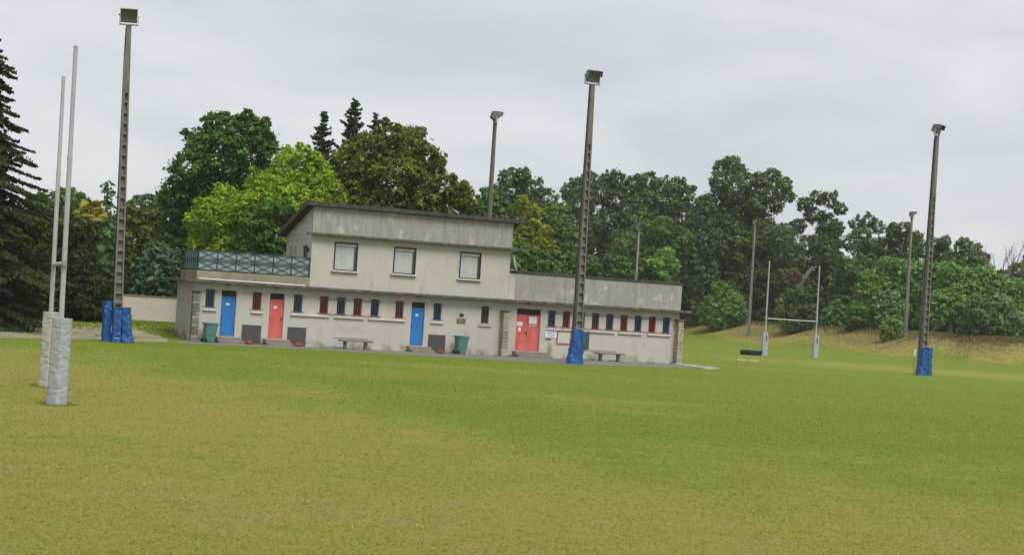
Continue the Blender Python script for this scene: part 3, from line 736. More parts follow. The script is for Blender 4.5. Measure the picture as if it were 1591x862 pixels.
# ------------------------------------------------------------------ pads, masts, goals
def pad_mesh(w_, d_, h_, seed, flare=0.0, wr=.012, sag=0.0, nz=44, cw=1.0, rows=26):
    """wrinkled vinyl jacket: a rounded square tube with creases"""
    r = random.Random(seed); per = []
    nside = 7
    for sx, sy, ex, ey in ((-1, -1, 1, -1), (1, -1, 1, 1), (1, 1, -1, 1), (-1, 1, -1, -1)):
        for i in range(nside):
            t = i / nside; per.append((sx + (ex - sx) * t, sy + (ey - sy) * t))
    n = len(per); V = []; ph = [r.uniform(0, 6.28) for _ in range(12)]
    creases = [(r.uniform(0.03, .98), r.uniform(-.035, .035) * cw * 2, r.uniform(.3, 1), r.uniform(.006, .013) * cw, r.uniform(0, 1)) for _ in range(rows)]
    for j in range(nz + 1):
        z = j / nz
        k = 1 + flare * (1 - z) ** 2.2
        for i, (x, y) in enumerate(per):
            l = max(abs(x), abs(y)); rr = math.hypot(x, y); ease = 1 - .05 * max(0, rr - 1) / .414
            u = i / n
            off = 0
            for c, sl, am, wd, u0 in creases:
                du = abs((u - u0 + .5) % 1 - .5)
                if du < .3:
                    dz = z - c - sl * math.sin(6.28 * (u - u0) * 1.7)
                    off -= am * math.exp(-(dz / wd) ** 2) * (1 - du / .3)
            off += .6 * math.sin(9 * z + 12.56 * u + ph[0]) * (flare + .15) + .3 * math.sin(23 * z + 25.1 * u + ph[1])
            s_ = k * ease
            V.append((x * w_ / 2 * s_ + x * off * wr + sag * (1 - z) ** 2 * .5, y * d_ / 2 * s_ + y * off * wr, z * h_))
    F_ = [(j * n + i, j * n + (i + 1) % n, (j + 1) * n + (i + 1) % n, (j + 1) * n + i) for j in range(nz) for i in range(n)]
    k = len(V); V += V[nz * n:nz * n + n] + V[:n]; F_.append(tuple(range(k, k + n))); F_.append(tuple(range(k + 2 * n - 1, k + n - 1, -1)))
    return MB().add(V, F_)

def floodlight(par, z, yaw, pitch, m_h=LAMPH):
    """lamp housing with visor, glass front and U bracket on top of a mast"""
    M = Matrix.Translation((0, 0, z)) @ Matrix.Rotation(yaw, 4, 'Z') @ Matrix.Diagonal((1.12, 1.12, 1.12, 1))
    br = MB()
    br.box(-.36, .36, -.05, .05, 0, .045, M); br.box(-.36, -.325, -.05, .05, .045, .38, M); br.box(.325, .36, -.05, .05, .045, .38, M)
    bo = br.build('bracket', STEEL, par)
    MB().cbox(-.1, .1, -.1, .1, -.14, -.002, .01, M).build('lamp_cap', CONC_D, par)
    H = M @ Matrix.Translation((0, 0, .40)) @ Matrix.Rotation(pitch, 4, 'X')
    h = MB()
    # trapezoid housing: wide at the front (-y), narrow behind
    V = [(-.31, -.14, -.28), (.31, -.14, -.28), (.31, -.14, .28), (-.31, -.14, .28), (-.25, .20, -.2), (.25, .20, -.2), (.25, .20, .17), (-.25, .20, .17)]
    h.add([H @ Vector(p) for p in V], [(0, 4, 5, 1), (1, 5, 6, 2), (2, 6, 7, 3), (3, 7, 4, 0), (4, 7, 6, 5), (0, 1, 2, 3)])
    for k in range(4):
        h.box(-.22, .22, .20, .25, -.16 + k * .09, -.13 + k * .09, H)
    ho = h.build('floodlight', m_h, par)
    MB().box(-.28, .28, -.155, -.143, -.25, .05, H).build('glass', LAMPG, ho)
    v = MB()
    v.box(-.31, .31, -.34, -.142, .262, .28, H); v.box(-.328, -.312, -.30, -.142, .02, .28, H); v.box(.312, .328, -.30, -.142, .02, .28, H)
    v.box(-.30, .30, -.152, -.143, .06, .255, H)
    v.build('visor', m_h, ho)
    MB().box(-.40, -.361, -.03, .03, .36, .44, M).build('pivot_bolt', LAMPH, bo)
MASTH = 13.75
def make_mast(label, loc, rotz, H=MASTH, rung_top=10.9, lean=0.0, pads=(), lamp=(0, -.35), mtl=CONC, grp='tall concrete floodlight masts round the pitch', w0=.42, d0=.45, w1=.21, d1=.24, rungs=True):
    r = thing('floodlight_mast', label, 'floodlight mast', loc, rotz, grp, lean)
    def wd(z): t = z / H; return w0 + (w1 - w0) * t, d0 + (d1 - d0) * t
    sh = MB(); fl = .065
    def slab(f):   # tapered prism: f(z) -> x0,x1,y0,y1
        V = []
        for z in (-.3, rung_top): 
            x0, x1, y0, y1 = f(z); V += [(x0, y0, z), (x1, y0, z), (x1, y1, z), (x0, y1, z)]
        sh.add(V, [(3, 2, 1, 0), (4, 5, 6, 7)] + [(k, (k + 1) % 4, 4 + (k + 1) % 4, 4 + k) for k in range(4)])
    if rungs:
        slab(lambda z: (-wd(z)[0] / 2 + fl, wd(z)[0] / 2 - fl, -wd(z)[1] / 2 + .13, wd(z)[1] / 2))
        slab(lambda z: (-wd(z)[0] / 2, -wd(z)[0] / 2 + fl, -wd(z)[1] / 2, wd(z)[1] / 2))
        slab(lambda z: (wd(z)[0] / 2 - fl, wd(z)[0] / 2, -wd(z)[1] / 2, wd(z)[1] / 2))
    V = []
    zb = rung_top + .001 if rungs else -.3
    for z in (zb, H):
        a, b = wd(max(z, 0)); V += [(-a / 2, -b / 2, z), (a / 2, -b / 2, z), (a / 2, b / 2, z), (-a / 2, b / 2, z)]
    sh.add(V, [(3, 2, 1, 0), (4, 5, 6, 7)] + [(k, (k + 1) % 4, 4 + (k + 1) % 4, 4 + k) for k in range(4)])
    sh.build('pole', mtl, r)
    if rungs:
        z = .25; rg = None
        while z < rung_top - .1:
            a, b = wd(z)
            if rg is None:
                # wedge-shaped rung, flat on top, sloping underneath
                q = MB(); q.add([(-.5, 0, .07), (.5, 0, .07), (.5, .115, .10), (-.5, .115, .10), (-.5, 0, 0), (.5, 0, 0), (.5, .115, -.05), (-.5, .115, -.05)],
                                [(0, 1, 2, 3), (7, 6, 5, 4), (4, 5, 1, 0), (5, 6, 2, 1), (6, 7, 3, 2), (7, 4, 0, 3)])
                rg = q.build('rung', mtl, r)
                o = rg
            else: o = linkcopy(rg, r)
            o.location = (0, -b / 2 + .012, z); o.scale = (a - 2 * fl - .002, 1, 1)
            z += .465
        for zc in ((1.72, 7.6) if 'far end' in label else (1.72,)):
            a, b = wd(zc); MB().box(-a / 2 - .02, a / 2 + .02, -b / 2 - .02, b / 2 + .02, zc, zc + .05).build('strap', STEEL, r)
    MB().tube([(-wd(2)[0] / 2 - .03, .05, 1.5), (-wd(6)[0] / 2 - .03, .05, 6), (-wd(12)[0] / 2 - .03, .04, 12.4), (-.12, 0, H + .1)], .018, 6).build('cable', RUBBER, r)
    floodlight(r, H + .14, lamp[0], lamp[1])
    for p in pads: p(r)
    return r
def pad(x, y, w_, d_, h_, seed, flare, sag=0, rz=0, m_=PADBLUE, wr=.030):
    def f(par):
        o = pad_mesh(w_, d_, h_, seed, flare, wr=wr, sag=sag, rows=44, cw=2.0, nz=60).build('pad_cover', m_, par, True)
        o.location = (x, y, .0); o.rotation_euler.z = rz
        return o
    return f
LEAN = lambda dx: math.atan2(dx, MASTH)
make_mast('near concrete mast by the garden wall with three blue pads at its foot', (-17.1, 68.4, 0), T0 - .12, lean=LEAN(-.39), lamp=(-.12, .32),
          pads=[pad(-.44, .05, .34, .42, 1.78, 11, .08, rz=.2), pad(-.03, -.38, .36, .36, 1.50, 12, .10, sag=-.05), pad(.35, -.33, .34, .42, 1.53, 13, .42, sag=.22, rz=-.3)])
make_mast('concrete mast with blue pads standing in front of the clubhouse wing', (3.4, 77.6, 0), T0, lean=LEAN(-.02), lamp=(-.02, .32),
          pads=[pad(-.22, -.36, .44, .38, 1.66, 14, .50, sag=-.24), pad(.08, -.32, .18, .38, 1.66, 15, .16)])
make_mast('concrete mast with blue pads and a steel collar at far end of the field', (25.3, 95.4, 0), T0, H=14.5, lean=LEAN(.1), lamp=(.55, .32),
          pads=[pad(-.20, -.36, .42, .40, 1.60, 16, .42, sag=-.26), pad(.20, -.32, .34, .42, 1.70, 17, .12)])
def ground_hit(px, py, d0=100, d1=260):
    for D in np.arange(d0, d1, .5):
        p = at(px, py, D)
        if p[2] <= terrain_z(p[0], p[1]): return p
    return at(px, py, d1)
def slim(label, px, py, ptop, yaw, pitch, D=None, H=None, w0=.33):
    p = at(px, py, D) if D else ground_hit(px, py)
    zg = terrain_z(p[0], p[1]); H = H or (at(*ptop, p[1])[2] - zg)
    return make_mast(label, (p[0], p[1], zg), T0 + .3, H=H, rung_top=H * .8, lamp=(yaw, pitch), grp='slim floodlight masts beyond the clubhouse', w0=w0, d0=w0, w1=.17, d1=.18, mtl=CONC_L)
slim('slim floodlight mast on the bank behind the rugby posts', 1163, 512, (1172.5, 352), .5, .25, D=190)
slim('floodlight mast on the dry bank near the far end pole', 1406, 524, (1416.5, 341), .9, .25)
make_mast('floodlight mast rising behind the upper floor roof with lamp turned away', (-1.62, 95.0, 0), T0 + .6, H=13.55, rung_top=5, lamp=(.75, .35), grp='slim floodlight masts beyond the clubhouse', w0=.30, d0=.30, w1=.17, d1=.17)
p = at(990, 400, 164)
make_mast('thin distant floodlight mast seen over the wing roof', (p[0], p[1], 0), T0, H=11.25, rung_top=7, lamp=(.6, .25), grp='slim floodlight masts beyond the clubhouse', w0=.26, d0=.26, w1=.17, d1=.17, mtl=CONC_L)
# small white box at the foot of two masts
def junction(x, y, z, label):
    b = thing('junction_box', label, 'box', (x, y, z), T0)
    MB().cbox(-.07, .07, -.06, .06, 0, .42, .012).build('box', WHITE, b)
    MB().box(-.02, .02, -.075, -.061, .2, .26).build('latch', BLACKF, b)
    MB().box(-.012, .012, -.012, .012, -z, -.002).build('leg', CONC_D, b)
p = at(1419, 538, 95.2); junction(p[0] + .10, p[1], 1.12, 'white junction box on a post beside the blue padded far pole')

# rugby goals
def goal(label, A, B, zbar, top, pads_mat, rp, padw, padh, rotp, leans, grp='white rugby goalposts'):
    A, B = Vector((*A, 0)), Vector((*B, 0))
    g_ = thing('rugby_goal', label, 'goal', A, 0, grp); d = B - A
    pts = []
    for i, (o, ln) in enumerate(((Vector(), leans[0]), (d, leans[1]))):
        P = [o + Vector((ln * z / top, 0, z)) for z in (0, zbar, zbar * 1.75, top)]
        q = MB().tube(P[:3], [rp * 1.08, rp * 1.05, rp], 14); q.build('upright', WHITE_G, g_, True)
        MB().tube([P[2], P[3]], [rp * .94, rp * .85], 14).build('upright_top', WHITE_G, g_, True)
        MB().tube([P[2] - Vector((0, 0, .05)), P[2] + Vector((0, 0, .05))], rp * 1.1, 14).build('joint_collar', WHITE_G, g_, True)
        pts.append(P[1])
        o_ = pad_mesh(padw, padw, padh, 30 + i, 0.02, wr=.011, nz=110, rows=80).build('post_pad', pads_mat[i], g_, True)
        o_.location = o; o_.rotation_euler.z = rotp
    MB().tube([pts[0], pts[1]], rp * .85, 12).build('crossbar', WHITE_G, g_, True)
    e = (pts[1] - pts[0]).normalized()
    for q, s_ in ((pts[0], 1), (pts[1], -1)):
        MB().tube([q - e * s_ * .14, q + e * s_ * .14], rp * 1.02, 12).build('bracket', STEEL, g_, True)
    return g_, d
g1, _ = goal('tall white rugby goal with grey padded posts near the gravel path', (-9.43, 33.03), (-11.17, 38.2), 2.99, 7.6, (PADGREY, PADCREAM), .052, .315, 1.83, math.radians(-29), (-.11, -.11))
g2, dd = goal('distant white rugby goal standing before the dry bank', (20.05, 122.2), (24.78, 126.0), 2.9, 7.42, (PADGREY, PADGREY), .062, .43, 1.80, .12, (0, -.05))
for o in (Vector(), dd): MB().box(.04, .12, -.232, -.226, 1.15, 1.6).build('pad_logo', SLATE, g2).location = o
# tractor tyre
ty = thing('tractor_tyre', 'black ribbed tractor tyre lying flat beside the distant goal', 'tyre', (18.85, 121.0, 0), .3)
V, Fq = [], []
for i in range(36):
    a = 2 * PI * i / 36
    for r_, z in ((.50, .06), (.60, 0), (.76, .03), (.79, .18), (.76, .33), (.60, .37), (.50, .31), (.46, .18)): V.append((math.cos(a) * r_, math.sin(a) * r_, z))
for i in range(36):
    for k in range(8): Fq.append((i * 8 + k, ((i + 1) % 36) * 8 + k, ((i + 1) % 36) * 8 + (k + 1) % 8, i * 8 + (k + 1) % 8))
MB().add(V, Fq).build('carcass', RUBBER, ty)
lug = None
for i in range(22):
    a = 2 * PI * i / 22
    for s_ in (0, 1):
        M = Matrix.Rotation(a + s_ * .14, 4, 'Z') @ Matrix.Translation((.785, 0, .095 + s_ * .175)) @ Matrix.Rotation(.5 if s_ else -.5, 4, 'X')
        if lug is None: lug = MB().cbox(-.03, .045, -.035, .035, -.11, .11, .01).build('tread_lug', mat('tread_rubber', (.03, .03, .031), rough=.8), ty); lug.matrix_local = M
        else: c = linkcopy(lug, ty); c.matrix_local = M
# training hurdles
def hurdle(x, y, label, rz):
    h = thing('training_hurdle', label, 'hurdle', (x, y, 0), rz, 'low training hurdles on the turf')
    for s_ in (-1, 1):
        MB().tube([(s_ * .27, 0, 0), (s_ * .25, 0, .41)], .016, 6).build('leg', mat('hurdle_red', (.52, .11, .05), rough=.5) if 'hurdle_red' not in bpy.data.materials else bpy.data.materials['hurdle_red'], h)
        MB().tube([(s_ * .27, -.2, .012), (s_ * .27, .2, .012)], .014, 6).build('foot', bpy.data.materials['hurdle_red'], h)
    MB().cbox(-.27, .27, -.018, .018, .412, .445, .008).build('bar', WHITE, h)
hurdle(13.25, 88.3, 'red training hurdle with white bar closer to the clubhouse pillar', .12)
hurdle(13.98, 88.5, 'red training hurdle with white bar further from the clubhouse pillar', .06)

# ------------------------------------------------------------------ vegetation
FOL = {
    'spruce': foliage('spruce_needles', (0.022, 0.040, 0.018), (0.086, 0.110, 0.037)),
    'thuja': foliage('thuja_leaves', (0.023, 0.041, 0.014), (0.090, 0.121, 0.025)),
    'thuja_l': foliage('pale_thuja_leaves', (0.057, 0.095, 0.017), (0.184, 0.240, 0.036)),
    'olive': foliage('olive_brown_leaves', (0.052, 0.071, 0.017), (0.171, 0.189, 0.034), (0.282, 0.237, 0.043)),
    'fig': foliage('fig_leaves', (0.050, 0.105, 0.057), (0.171, 0.270, 0.143)),
    'chestnut': foliage('chestnut_leaves', (0.040, 0.087, 0.018), (0.136, 0.244, 0.044)),
    'lime': foliage('yellow_green_leaves', (0.139, 0.245, 0.020), (0.399, 0.516, 0.037), (0.462, 0.465, 0.043)),
    'mid': foliage('mid_green_leaves', (0.048, 0.116, 0.024), (0.169, 0.301, 0.053)),
    'oak': foliage('oak_leaves', (0.058, 0.093, 0.016), (0.212, 0.261, 0.045), (0.321, 0.287, 0.062)),
    'cypress': foliage('cypress_leaves', (0.017, 0.042, 0.025), (0.059, 0.097, 0.050)),
    'poplar': foliage('dark_poplar_leaves', (0.058, 0.104, 0.040), (0.166, 0.237, 0.080)),
    'poplar_g': foliage('green_poplar_leaves', (0.058, 0.112, 0.030), (0.193, 0.273, 0.063)),
    'bright': foliage('bright_shrub_leaves', (0.057, 0.127, 0.030), (0.167, 0.270, 0.063)),
    'grey': foliage('willow_leaves', (0.084, 0.172, 0.060), (0.294, 0.433, 0.155)),
    'robinia': foliage('robinia_leaves', (0.106, 0.220, 0.060), (0.291, 0.457, 0.112)),
    'yellow': foliage('yellow_robinia_leaves', (0.127, 0.172, 0.018), (0.380, 0.380, 0.041)),
    'brown': foliage('dead_leaves', (0.105, 0.067, 0.042), (0.245, 0.158, 0.096)),
    'palm': foliage('palm_leaves', (.17, .16, .025), (.45, .38, .07)),
    'haze': foliage('far_leaves', (0.070, 0.138, 0.057), (0.177, 0.271, 0.107)),
    'grass_y': foliage('dry_grass_blades', (.16, .135, .045), (.27, .225, .095), trans=.4),
    'bank': foliage('bank_grass_blades', (.115, .105, .034), (.185, .145, .06), trans=.4),
    'sap': foliage('young_shrub_leaves', (0.111, 0.202, 0.039), (0.299, 0.429, 0.098)),
}
def rand_dirs(r, n):
    v = r.normal(size=(n, 3)); return v / np.linalg.norm(v, axis=1, keepdims=True)
def quads(c, nrm, size, r, aspect=.62):
    """pointed leaf-clump faces at c facing nrm"""
    n = len(c); a = np.cross(nrm, rand_dirs(r, n)); a /= np.linalg.norm(a, axis=1, keepdims=True) + 1e-9
    b = np.cross(nrm, a); s = size[:, None]
    k1, k2, k3 = (r.uniform(.7, 1.3, (n, 1)) for _ in range(3))
    v = np.stack([c - a * s * .5 * k1, c + b * s * aspect * .5 * k2 - a * s * .08, c + a * s * .5, c - b * s * aspect * .5 * k3 + a * s * .1], 1).reshape(-1, 3)
    return v, np.arange(4 * n).reshape(n, 4)
def crown_mesh(name, lobes, leaf, r, matl, cov=1.9, up=.35, droop=0.0, cap=60000, inner=.45, tone_shift=0.0, puffk=1.0):
    cov *= 1.2; puffk *= 1.8; up += .25
    """lobes: (x,y,z,rad) in metres. Leaves gather in clumps spread through each lobe's shell."""
    Cs, Ns, Ts = [], [], []
    tot = sum(4 * PI * l[3] ** 2 for l in lobes)
    n_all = min(cap, int(tot * cov / (leaf * leaf * .45)))
    LB = np.array([l[:4] for l in lobes])
    for lx, ly, lz, lr in lobes:
        nl = max(30, int(n_all * (lr * lr * 4 * PI) / tot))
        npf = max(5, int(16 * puffk * min(3.2, max(.6, lr / 1.2))))
        pd = rand_dirs(r, npf); pd[:, 2] = pd[:, 2] * .9 + .12
        pr = r.uniform(.5, 1.0, npf) ** .6
        pc = pd * (pr[:, None] * lr * .92); prad = lr * r.uniform(.20, .42, npf) / math.sqrt(max(1, puffk))
        ptone = r.normal(0, .17, npf)
        k = r.integers(0, npf, nl)
        ld = rand_dirs(r, nl); ld[:, 2] *= .75
        rad = r.uniform(.25, 1.0, nl) ** .5
        c = pc[k] + ld * (prad[k] * rad)[:, None]
        u_ = r.random(nl) < .38                      # loose leaves between the clumps
        c[u_] = (rand_dirs(r, nl) * (lr * r.uniform(.45, .98, nl) ** .7)[:, None])[u_]
        c[:, 2] -= droop * r.uniform(0, 1, nl) * prad[k]
        # some leaves thrown off the outline
        m = r.random(nl) < .11; c[m] *= r.uniform(1.02, 1.26, (m.sum(), 1))
        nr = ld * .7 + pd[k] * .45 + np.array([0, 0, up]) + r.normal(0, .42, (nl, 3))
        nr /= np.linalg.norm(nr, axis=1, keepdims=True)
        c = c + np.array([lx, ly, lz])
        # drop what lies deep inside another lobe, where nobody could see it
        keep = np.ones(nl, bool)
        for q in LB:
            if abs(q[0] - lx) + abs(q[2] - lz) + abs(q[1] - ly) < 1e-6: continue
            keep &= (((c - q[:3]) ** 2).sum(1) > (q[3] * inner) ** 2)
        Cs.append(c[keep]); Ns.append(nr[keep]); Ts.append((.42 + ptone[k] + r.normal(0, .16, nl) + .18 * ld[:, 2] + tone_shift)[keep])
    c, nr, tn = np.concatenate(Cs), np.concatenate(Ns), np.clip(np.concatenate(Ts), 0, 1)
    v, f = quads(c, nr, leaf * np.clip(np.exp(r.normal(-.08, .38, len(c))), .35, 2.0), r)
    return mesh_np(name, v, f, matl, {'tone': tn}, 'FACE')
def trunk_mesh(base, lobes, rad, r, m_=BARK, forks=6):
    """tapered trunk with limbs that run into the crown's lobes; base is (0,0,0) local"""
    t = MB(); zs = [l[2] for l in lobes]; zc = float(np.mean(zs)); zl = min(min(zs), zc * .6)
    top = Vector((float(np.mean([l[0] for l in lobes])), float(np.mean([l[1] for l in lobes])), max(zs) * .72))
    P = [Vector((0, 0, -.3)), Vector((top.x * .1, top.y * .1, top.z * .25)), Vector((top.x * .4, top.y * .4, top.z * .55)), top]
    t.tube(P, [rad * 1.25, rad, rad * .65, rad * .15], 8)
    for l in sorted(lobes, key=lambda q: -q[3])[:forks]:
        q = Vector(l[:3]); s_ = r.uniform(.2, .5); st = P[0].lerp(top, s_); st = P[1].lerp(P[2], s_)
        mid = st.lerp(q, .5) + Vector((r.uniform(-.3, .3), r.uniform(-.3, .3), .3))
        t.tube([st, mid, q], [rad * .42, rad * .28, rad * .08], 6)
    return t
TREE_SEED = [100]
def tree(name, label, cat, D, pxl, fol, leaf, base_px=None, spread=.8, cov=1.9, trunk=.25, group=None, bark=BARK, forks=6, cap=75000, z_base=None, up=.35, droop=0., tone=0., puffk=1.0, inner=.45):
    """pxl: crown lobes measured in the photograph (x, y, radius), set D metres out and given equal depth"""
    TREE_SEED[0] += 1; r = np.random.default_rng(TREE_SEED[0])
    L_ = []
    cx = np.mean([p[0] for p in pxl])
    wide = (max(p[0] + p[2] for p in pxl) - min(p[0] - p[2] for p in pxl)) / 2 / FPX * D
    for q in pxl:
        rm = q[2] / FPX * D
        room = max(0.0, wide - rm) * spread
        dy = r.uniform(-1, 1) * room if len(pxl) > 1 else 0
        L_.append([*at(q[0], q[1], D), rm * 1.0, dy])
    bx = base_px if base_px is not None else cx
    b = at(bx, 500, D); zb = terrain_z(b[0], D) if z_base is None else z_base
    root = thing(name, label, cat, (b[0], D, zb), 0, group)
    lob = []
    for x, y, z, rm, dy in L_:
        k = (D + dy) / D                      # deeper lobes are that much bigger and farther off axis
        lob.append((x * k - b[0], dy, EYE + (z - EYE) * k - zb, rm * k))
    if name in ('bush', 'fig_bush', 'laurel_bush'):       # bushes are leafy down to the ground
        rs = random.Random(len(label))
        for x, dy, z, rm in list(lob):
            q = max(.5, rm * .85); zz = z - rm
            while zz > .2:
                lob.append((x + rs.uniform(-.3, .3) * rm, dy + rs.uniform(-.3, .3) * rm, max(q * .55, zz), q)); zz -= q * 1.1
    rq = random.Random(len(label) * 13 + int(D))                  # sprays that break the outline
    for x, dy, z, rm in list(lob):
        for _ in range(2 if rm > .9 else 1):
            a, e = rq.uniform(0, 2 * PI), rq.uniform(-.15, 1.3); k = rm * rq.uniform(.88, 1.1); q = rm * rq.uniform(.16, .34)
            lob.append((x + k * math.cos(a) * math.cos(e), dy + k * math.sin(a) * math.cos(e), z + k * math.sin(e), q))
    # fill behind the visible lobes so the crown is round
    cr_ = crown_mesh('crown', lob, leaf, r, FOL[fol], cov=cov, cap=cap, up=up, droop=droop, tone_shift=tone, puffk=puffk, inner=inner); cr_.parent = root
    if trunk: trunk_mesh(None, lob, trunk, random.Random(TREE_SEED[0]), bark, forks).build('trunk', bark, root, True)
    return root
def conifer(name, label, cat, loc, H, R0, fol, leaf, r, group=None, droop=.45, nwh=26, per=9, low=.06, dens=1.0, lean=0, shape=1.0, trunk=.28, side=1.5, tonek=.42):
    root = thing(name, label, cat, loc, 0, group)
    MB().tube([(0, 0, -.3), (lean * .4, 0, H * .5), (lean, 0, H)], [trunk, trunk * .6, .02], 8).build('trunk', BARK, root, True)
    Cs, Ns, Ts = [], [], []; bm_ = MB()
    for i in range(nwh):
        z = H * (low + (1 - low) * (i / nwh)); rr = R0 * (1 - z / H) ** shape * r.uniform(.75, 1.1) + .06
        for k in range(per):
            a = 2 * PI * (k + r.random()) / per + i * .7; ln = rr * r.uniform(.45, 1.15); zz = z + r.uniform(-.3, .3)
            n = max(5, int(ln / leaf * 9 * dens)); t = r.uniform(.12, 1, n)
            x = t * ln; dz = -droop * ln * (t ** 1.4) * .6 + .10 * ln * t ** 4
            sd = r.normal(0, 1, n) * (.09 * ln + .05) * (1.05 - t) * side + r.normal(0, .04, n)
            sd = np.clip(sd, -.28 * ln, .28 * ln)
            p_ = np.stack([np.cos(a) * x - np.sin(a) * sd + lean * zz / H, np.sin(a) * x + np.cos(a) * sd, zz + dz - np.abs(r.normal(0, .16, n)) * leaf * 1.3], 1)
            nn = np.stack([np.cos(a) * .5 + r.normal(0, .4, n), np.sin(a) * .5 + r.normal(0, .4, n), .5 + r.normal(0, .45, n)], 1)
            nn /= np.linalg.norm(nn, axis=1, keepdims=True)
            Cs.append(p_); Ns.append(nn); Ts.append(tonek + r.normal(0, .1) + .22 * (t - .5) + r.normal(0, .13, n))
            if ln > .9:
                bm_.tube([(lean * zz / H, 0, zz), (np.cos(a) * ln * .6, np.sin(a) * ln * .6, zz - droop * ln * .25)], [.035, .012], 4, False)
    c, nr, tn = np.concatenate(Cs), np.concatenate(Ns), np.clip(np.concatenate(Ts), 0, 1)
    v, f = quads(c, nr, leaf * r.uniform(.6, 1.5, len(c)), r, .5)
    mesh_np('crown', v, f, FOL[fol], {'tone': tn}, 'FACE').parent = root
    if bm_.v: bm_.build('limbs', BARK, root)
    return root
RG = np.random.default_rng(77)
p = at(-16, 50, 74)
conifer('spruce_tree', 'huge dark spruce with drooping boughs at the edge of the view', 'spruce', (p[0], 74, terrain_z(p[0], 74)), p[2], 5.2, 'spruce', .19, RG, droop=.62, nwh=30, per=10, dens=3.2, shape=.62, side=2.4)
HG = 'dark evergreens beyond the gravel path'
tree('thuja_tree', 'broad dark thuja under the big spruce', 'evergreen tree', 80, [(5, 365, 50), (20, 430, 52), (10, 478, 42), (-40, 430, 60), (-30, 480, 45)], 'thuja', .2, spread=.35, cov=2.2, group=HG, up=.2)
tree('thuja_tree', 'lighter green thuja with pointed top behind the padded goal', 'evergreen tree', 82, [(68, 345, 26), (62, 380, 36), (75, 420, 42), (72, 470, 46), (48, 450, 36)], 'thuja_l', .19, spread=.35, cov=2.2, group=HG, up=.2)
tree('thuja_tree', 'dense dark thuja between the goal uprights and the near mast', 'evergreen tree', 82, [(122, 372, 30), (118, 415, 42), (130, 455, 44), (110, 482, 36), (150, 478, 34)], 'thuja', .19, spread=.35, cov=2.2, group=HG, up=.2)
tree('olive_tree', 'olive brown leafy tree behind the near concrete mast', 'tree', 95, [(200, 345, 28), (225, 350, 26), (212, 385, 38), (170, 385, 30), (195, 425, 42), (160, 430, 34), (225, 430, 32)], 'olive', .24, cov=2.0, spread=.5)
tree('fig_bush', 'blue green fig bush leaning over the garden wall', 'bush', 94, [(240, 392, 20), (258, 405, 22), (228, 418, 22), (262, 432, 24), (240, 440, 26), (215, 440, 16), (275, 450, 18)], 'fig', .28, cov=1.6, spread=.4, trunk=.1)
tree('shrub', 'dark shrub filling the gap below the chestnut', 'bush', 98, [(285, 420, 40), (255, 460, 35), (300, 470, 40), (215, 470, 30)], 'chestnut', .28, cov=1.8, spread=.4, trunk=.12)
FARL = 'far rounded trees on the skyline'
tree('far_tree', 'small rounded tree on the skyline between spruce and mast', 'tree', 150, [(105, 312, 22), (80, 318, 22), (125, 320, 18), (60, 320, 20), (100, 345, 30)], 'mid', .4, group=FARL, spread=.5)
tree('far_tree', 'pale round tree on the skyline beside the big chestnut', 'tree', 150, [(232, 318, 18), (212, 325, 18), (252, 322, 16), (232, 345, 26)], 'haze', .4, group=FARL, spread=.5)
p = at(168, 280, 92)
conifer('cedar_tree', 'thin drooping cedar behind the near mast', 'cedar', (p[0], 92, 0), p[2], 2.1, 'grey', .22, RG, droop=.9, nwh=18, per=4, low=.4, shape=.5, tonek=.15, lean=.0)
# fan palm
p = at(140, 332, 88); pm = thing('fan_palm', 'fan palm with yellowing fronds above the dark evergreens', 'palm', (p[0], 88, terrain_z(p[0], 88)))
hz = p[2] - terrain_z(p[0], 88)
MB().tube([(0, 0, -.2), (.05, 0, hz * .5), (0, 0, hz)], [.2, .17, .15], 10).build('trunk', BARK, pm, True)
rp_ = random.Random(4)
for k in range(22):
    a = rp_.uniform(0, 2 * PI); el = rp_.uniform(-.45, 1.1); ln = rp_.uniform(.75, 1.1); q = MB()
    d = Vector((math.cos(a) * math.cos(el), math.sin(a) * math.cos(el), math.sin(el))); tip = d * ln
    q.tube([(0, 0, hz), Vector((0, 0, hz)) + tip * .55], .014, 4)
    c0 = Vector((0, 0, hz)) + tip * .55; sd_ = d.cross(Vector((0, 0, 1))).normalized(); upv = sd_.cross(d)
    for j in range(-6, 7):
        t_ = j / 6 * 1.5; dd_ = d * math.cos(t_) + sd_ * math.sin(t_); e = c0 + dd_ * .55 - Vector((0, 0, .12 + .1 * abs(j) / 6)); wv = dd_.cross(upv).normalized() * .055
        q.add([c0, c0 + dd_ * .3 + wv, e, c0 + dd_ * .3 - wv], [(0, 1, 2, 3)])
    o = q.build('frond', FOL['palm'], pm); at_ = o.data.attributes.new('tone', 'FLOAT', 'FACE'); at_.data.foreach_set('value', np.full(len(o.data.polygons), rp_.uniform(.2, 1), np.float32))
tree('chestnut_tree', 'big dark green chestnut tree behind the terrace', 'tree', 99, [(342, 197, 26), (382, 208, 34), (312, 222, 28), (345, 245, 52), (405, 222, 26), (420, 245, 22), (298, 268, 36), (280, 310, 36), (332, 320, 55), (285, 375, 45), (350, 390, 55), (258, 395, 24), (400, 280, 36), (275, 420, 30)],
     'chestnut', .27, base_px=335, cov=2.1, spread=.45, trunk=.4, puffk=1.3)
tree('young_maple', 'bright yellow green tree crowding behind the terrace railing', 'tree', 91, [(452, 268, 36), (470, 245, 16), (492, 275, 30), (508, 300, 30), (440, 310, 42), (405, 290, 28), (392, 330, 38), (350, 310, 24), (330, 335, 30), (350, 365, 34), (315, 378, 26), (470, 330, 44), (350, 402, 36), (420, 350, 40), (525, 308, 14), (300, 345, 16), (320, 405, 26), (490, 245, 12), (466, 228, 7), (478, 232, 6), (448, 238, 8), (500, 258, 8)],
     'lime', .18, base_px=420, cov=1.7, spread=.4, trunk=.22, forks=9, puffk=1.5)
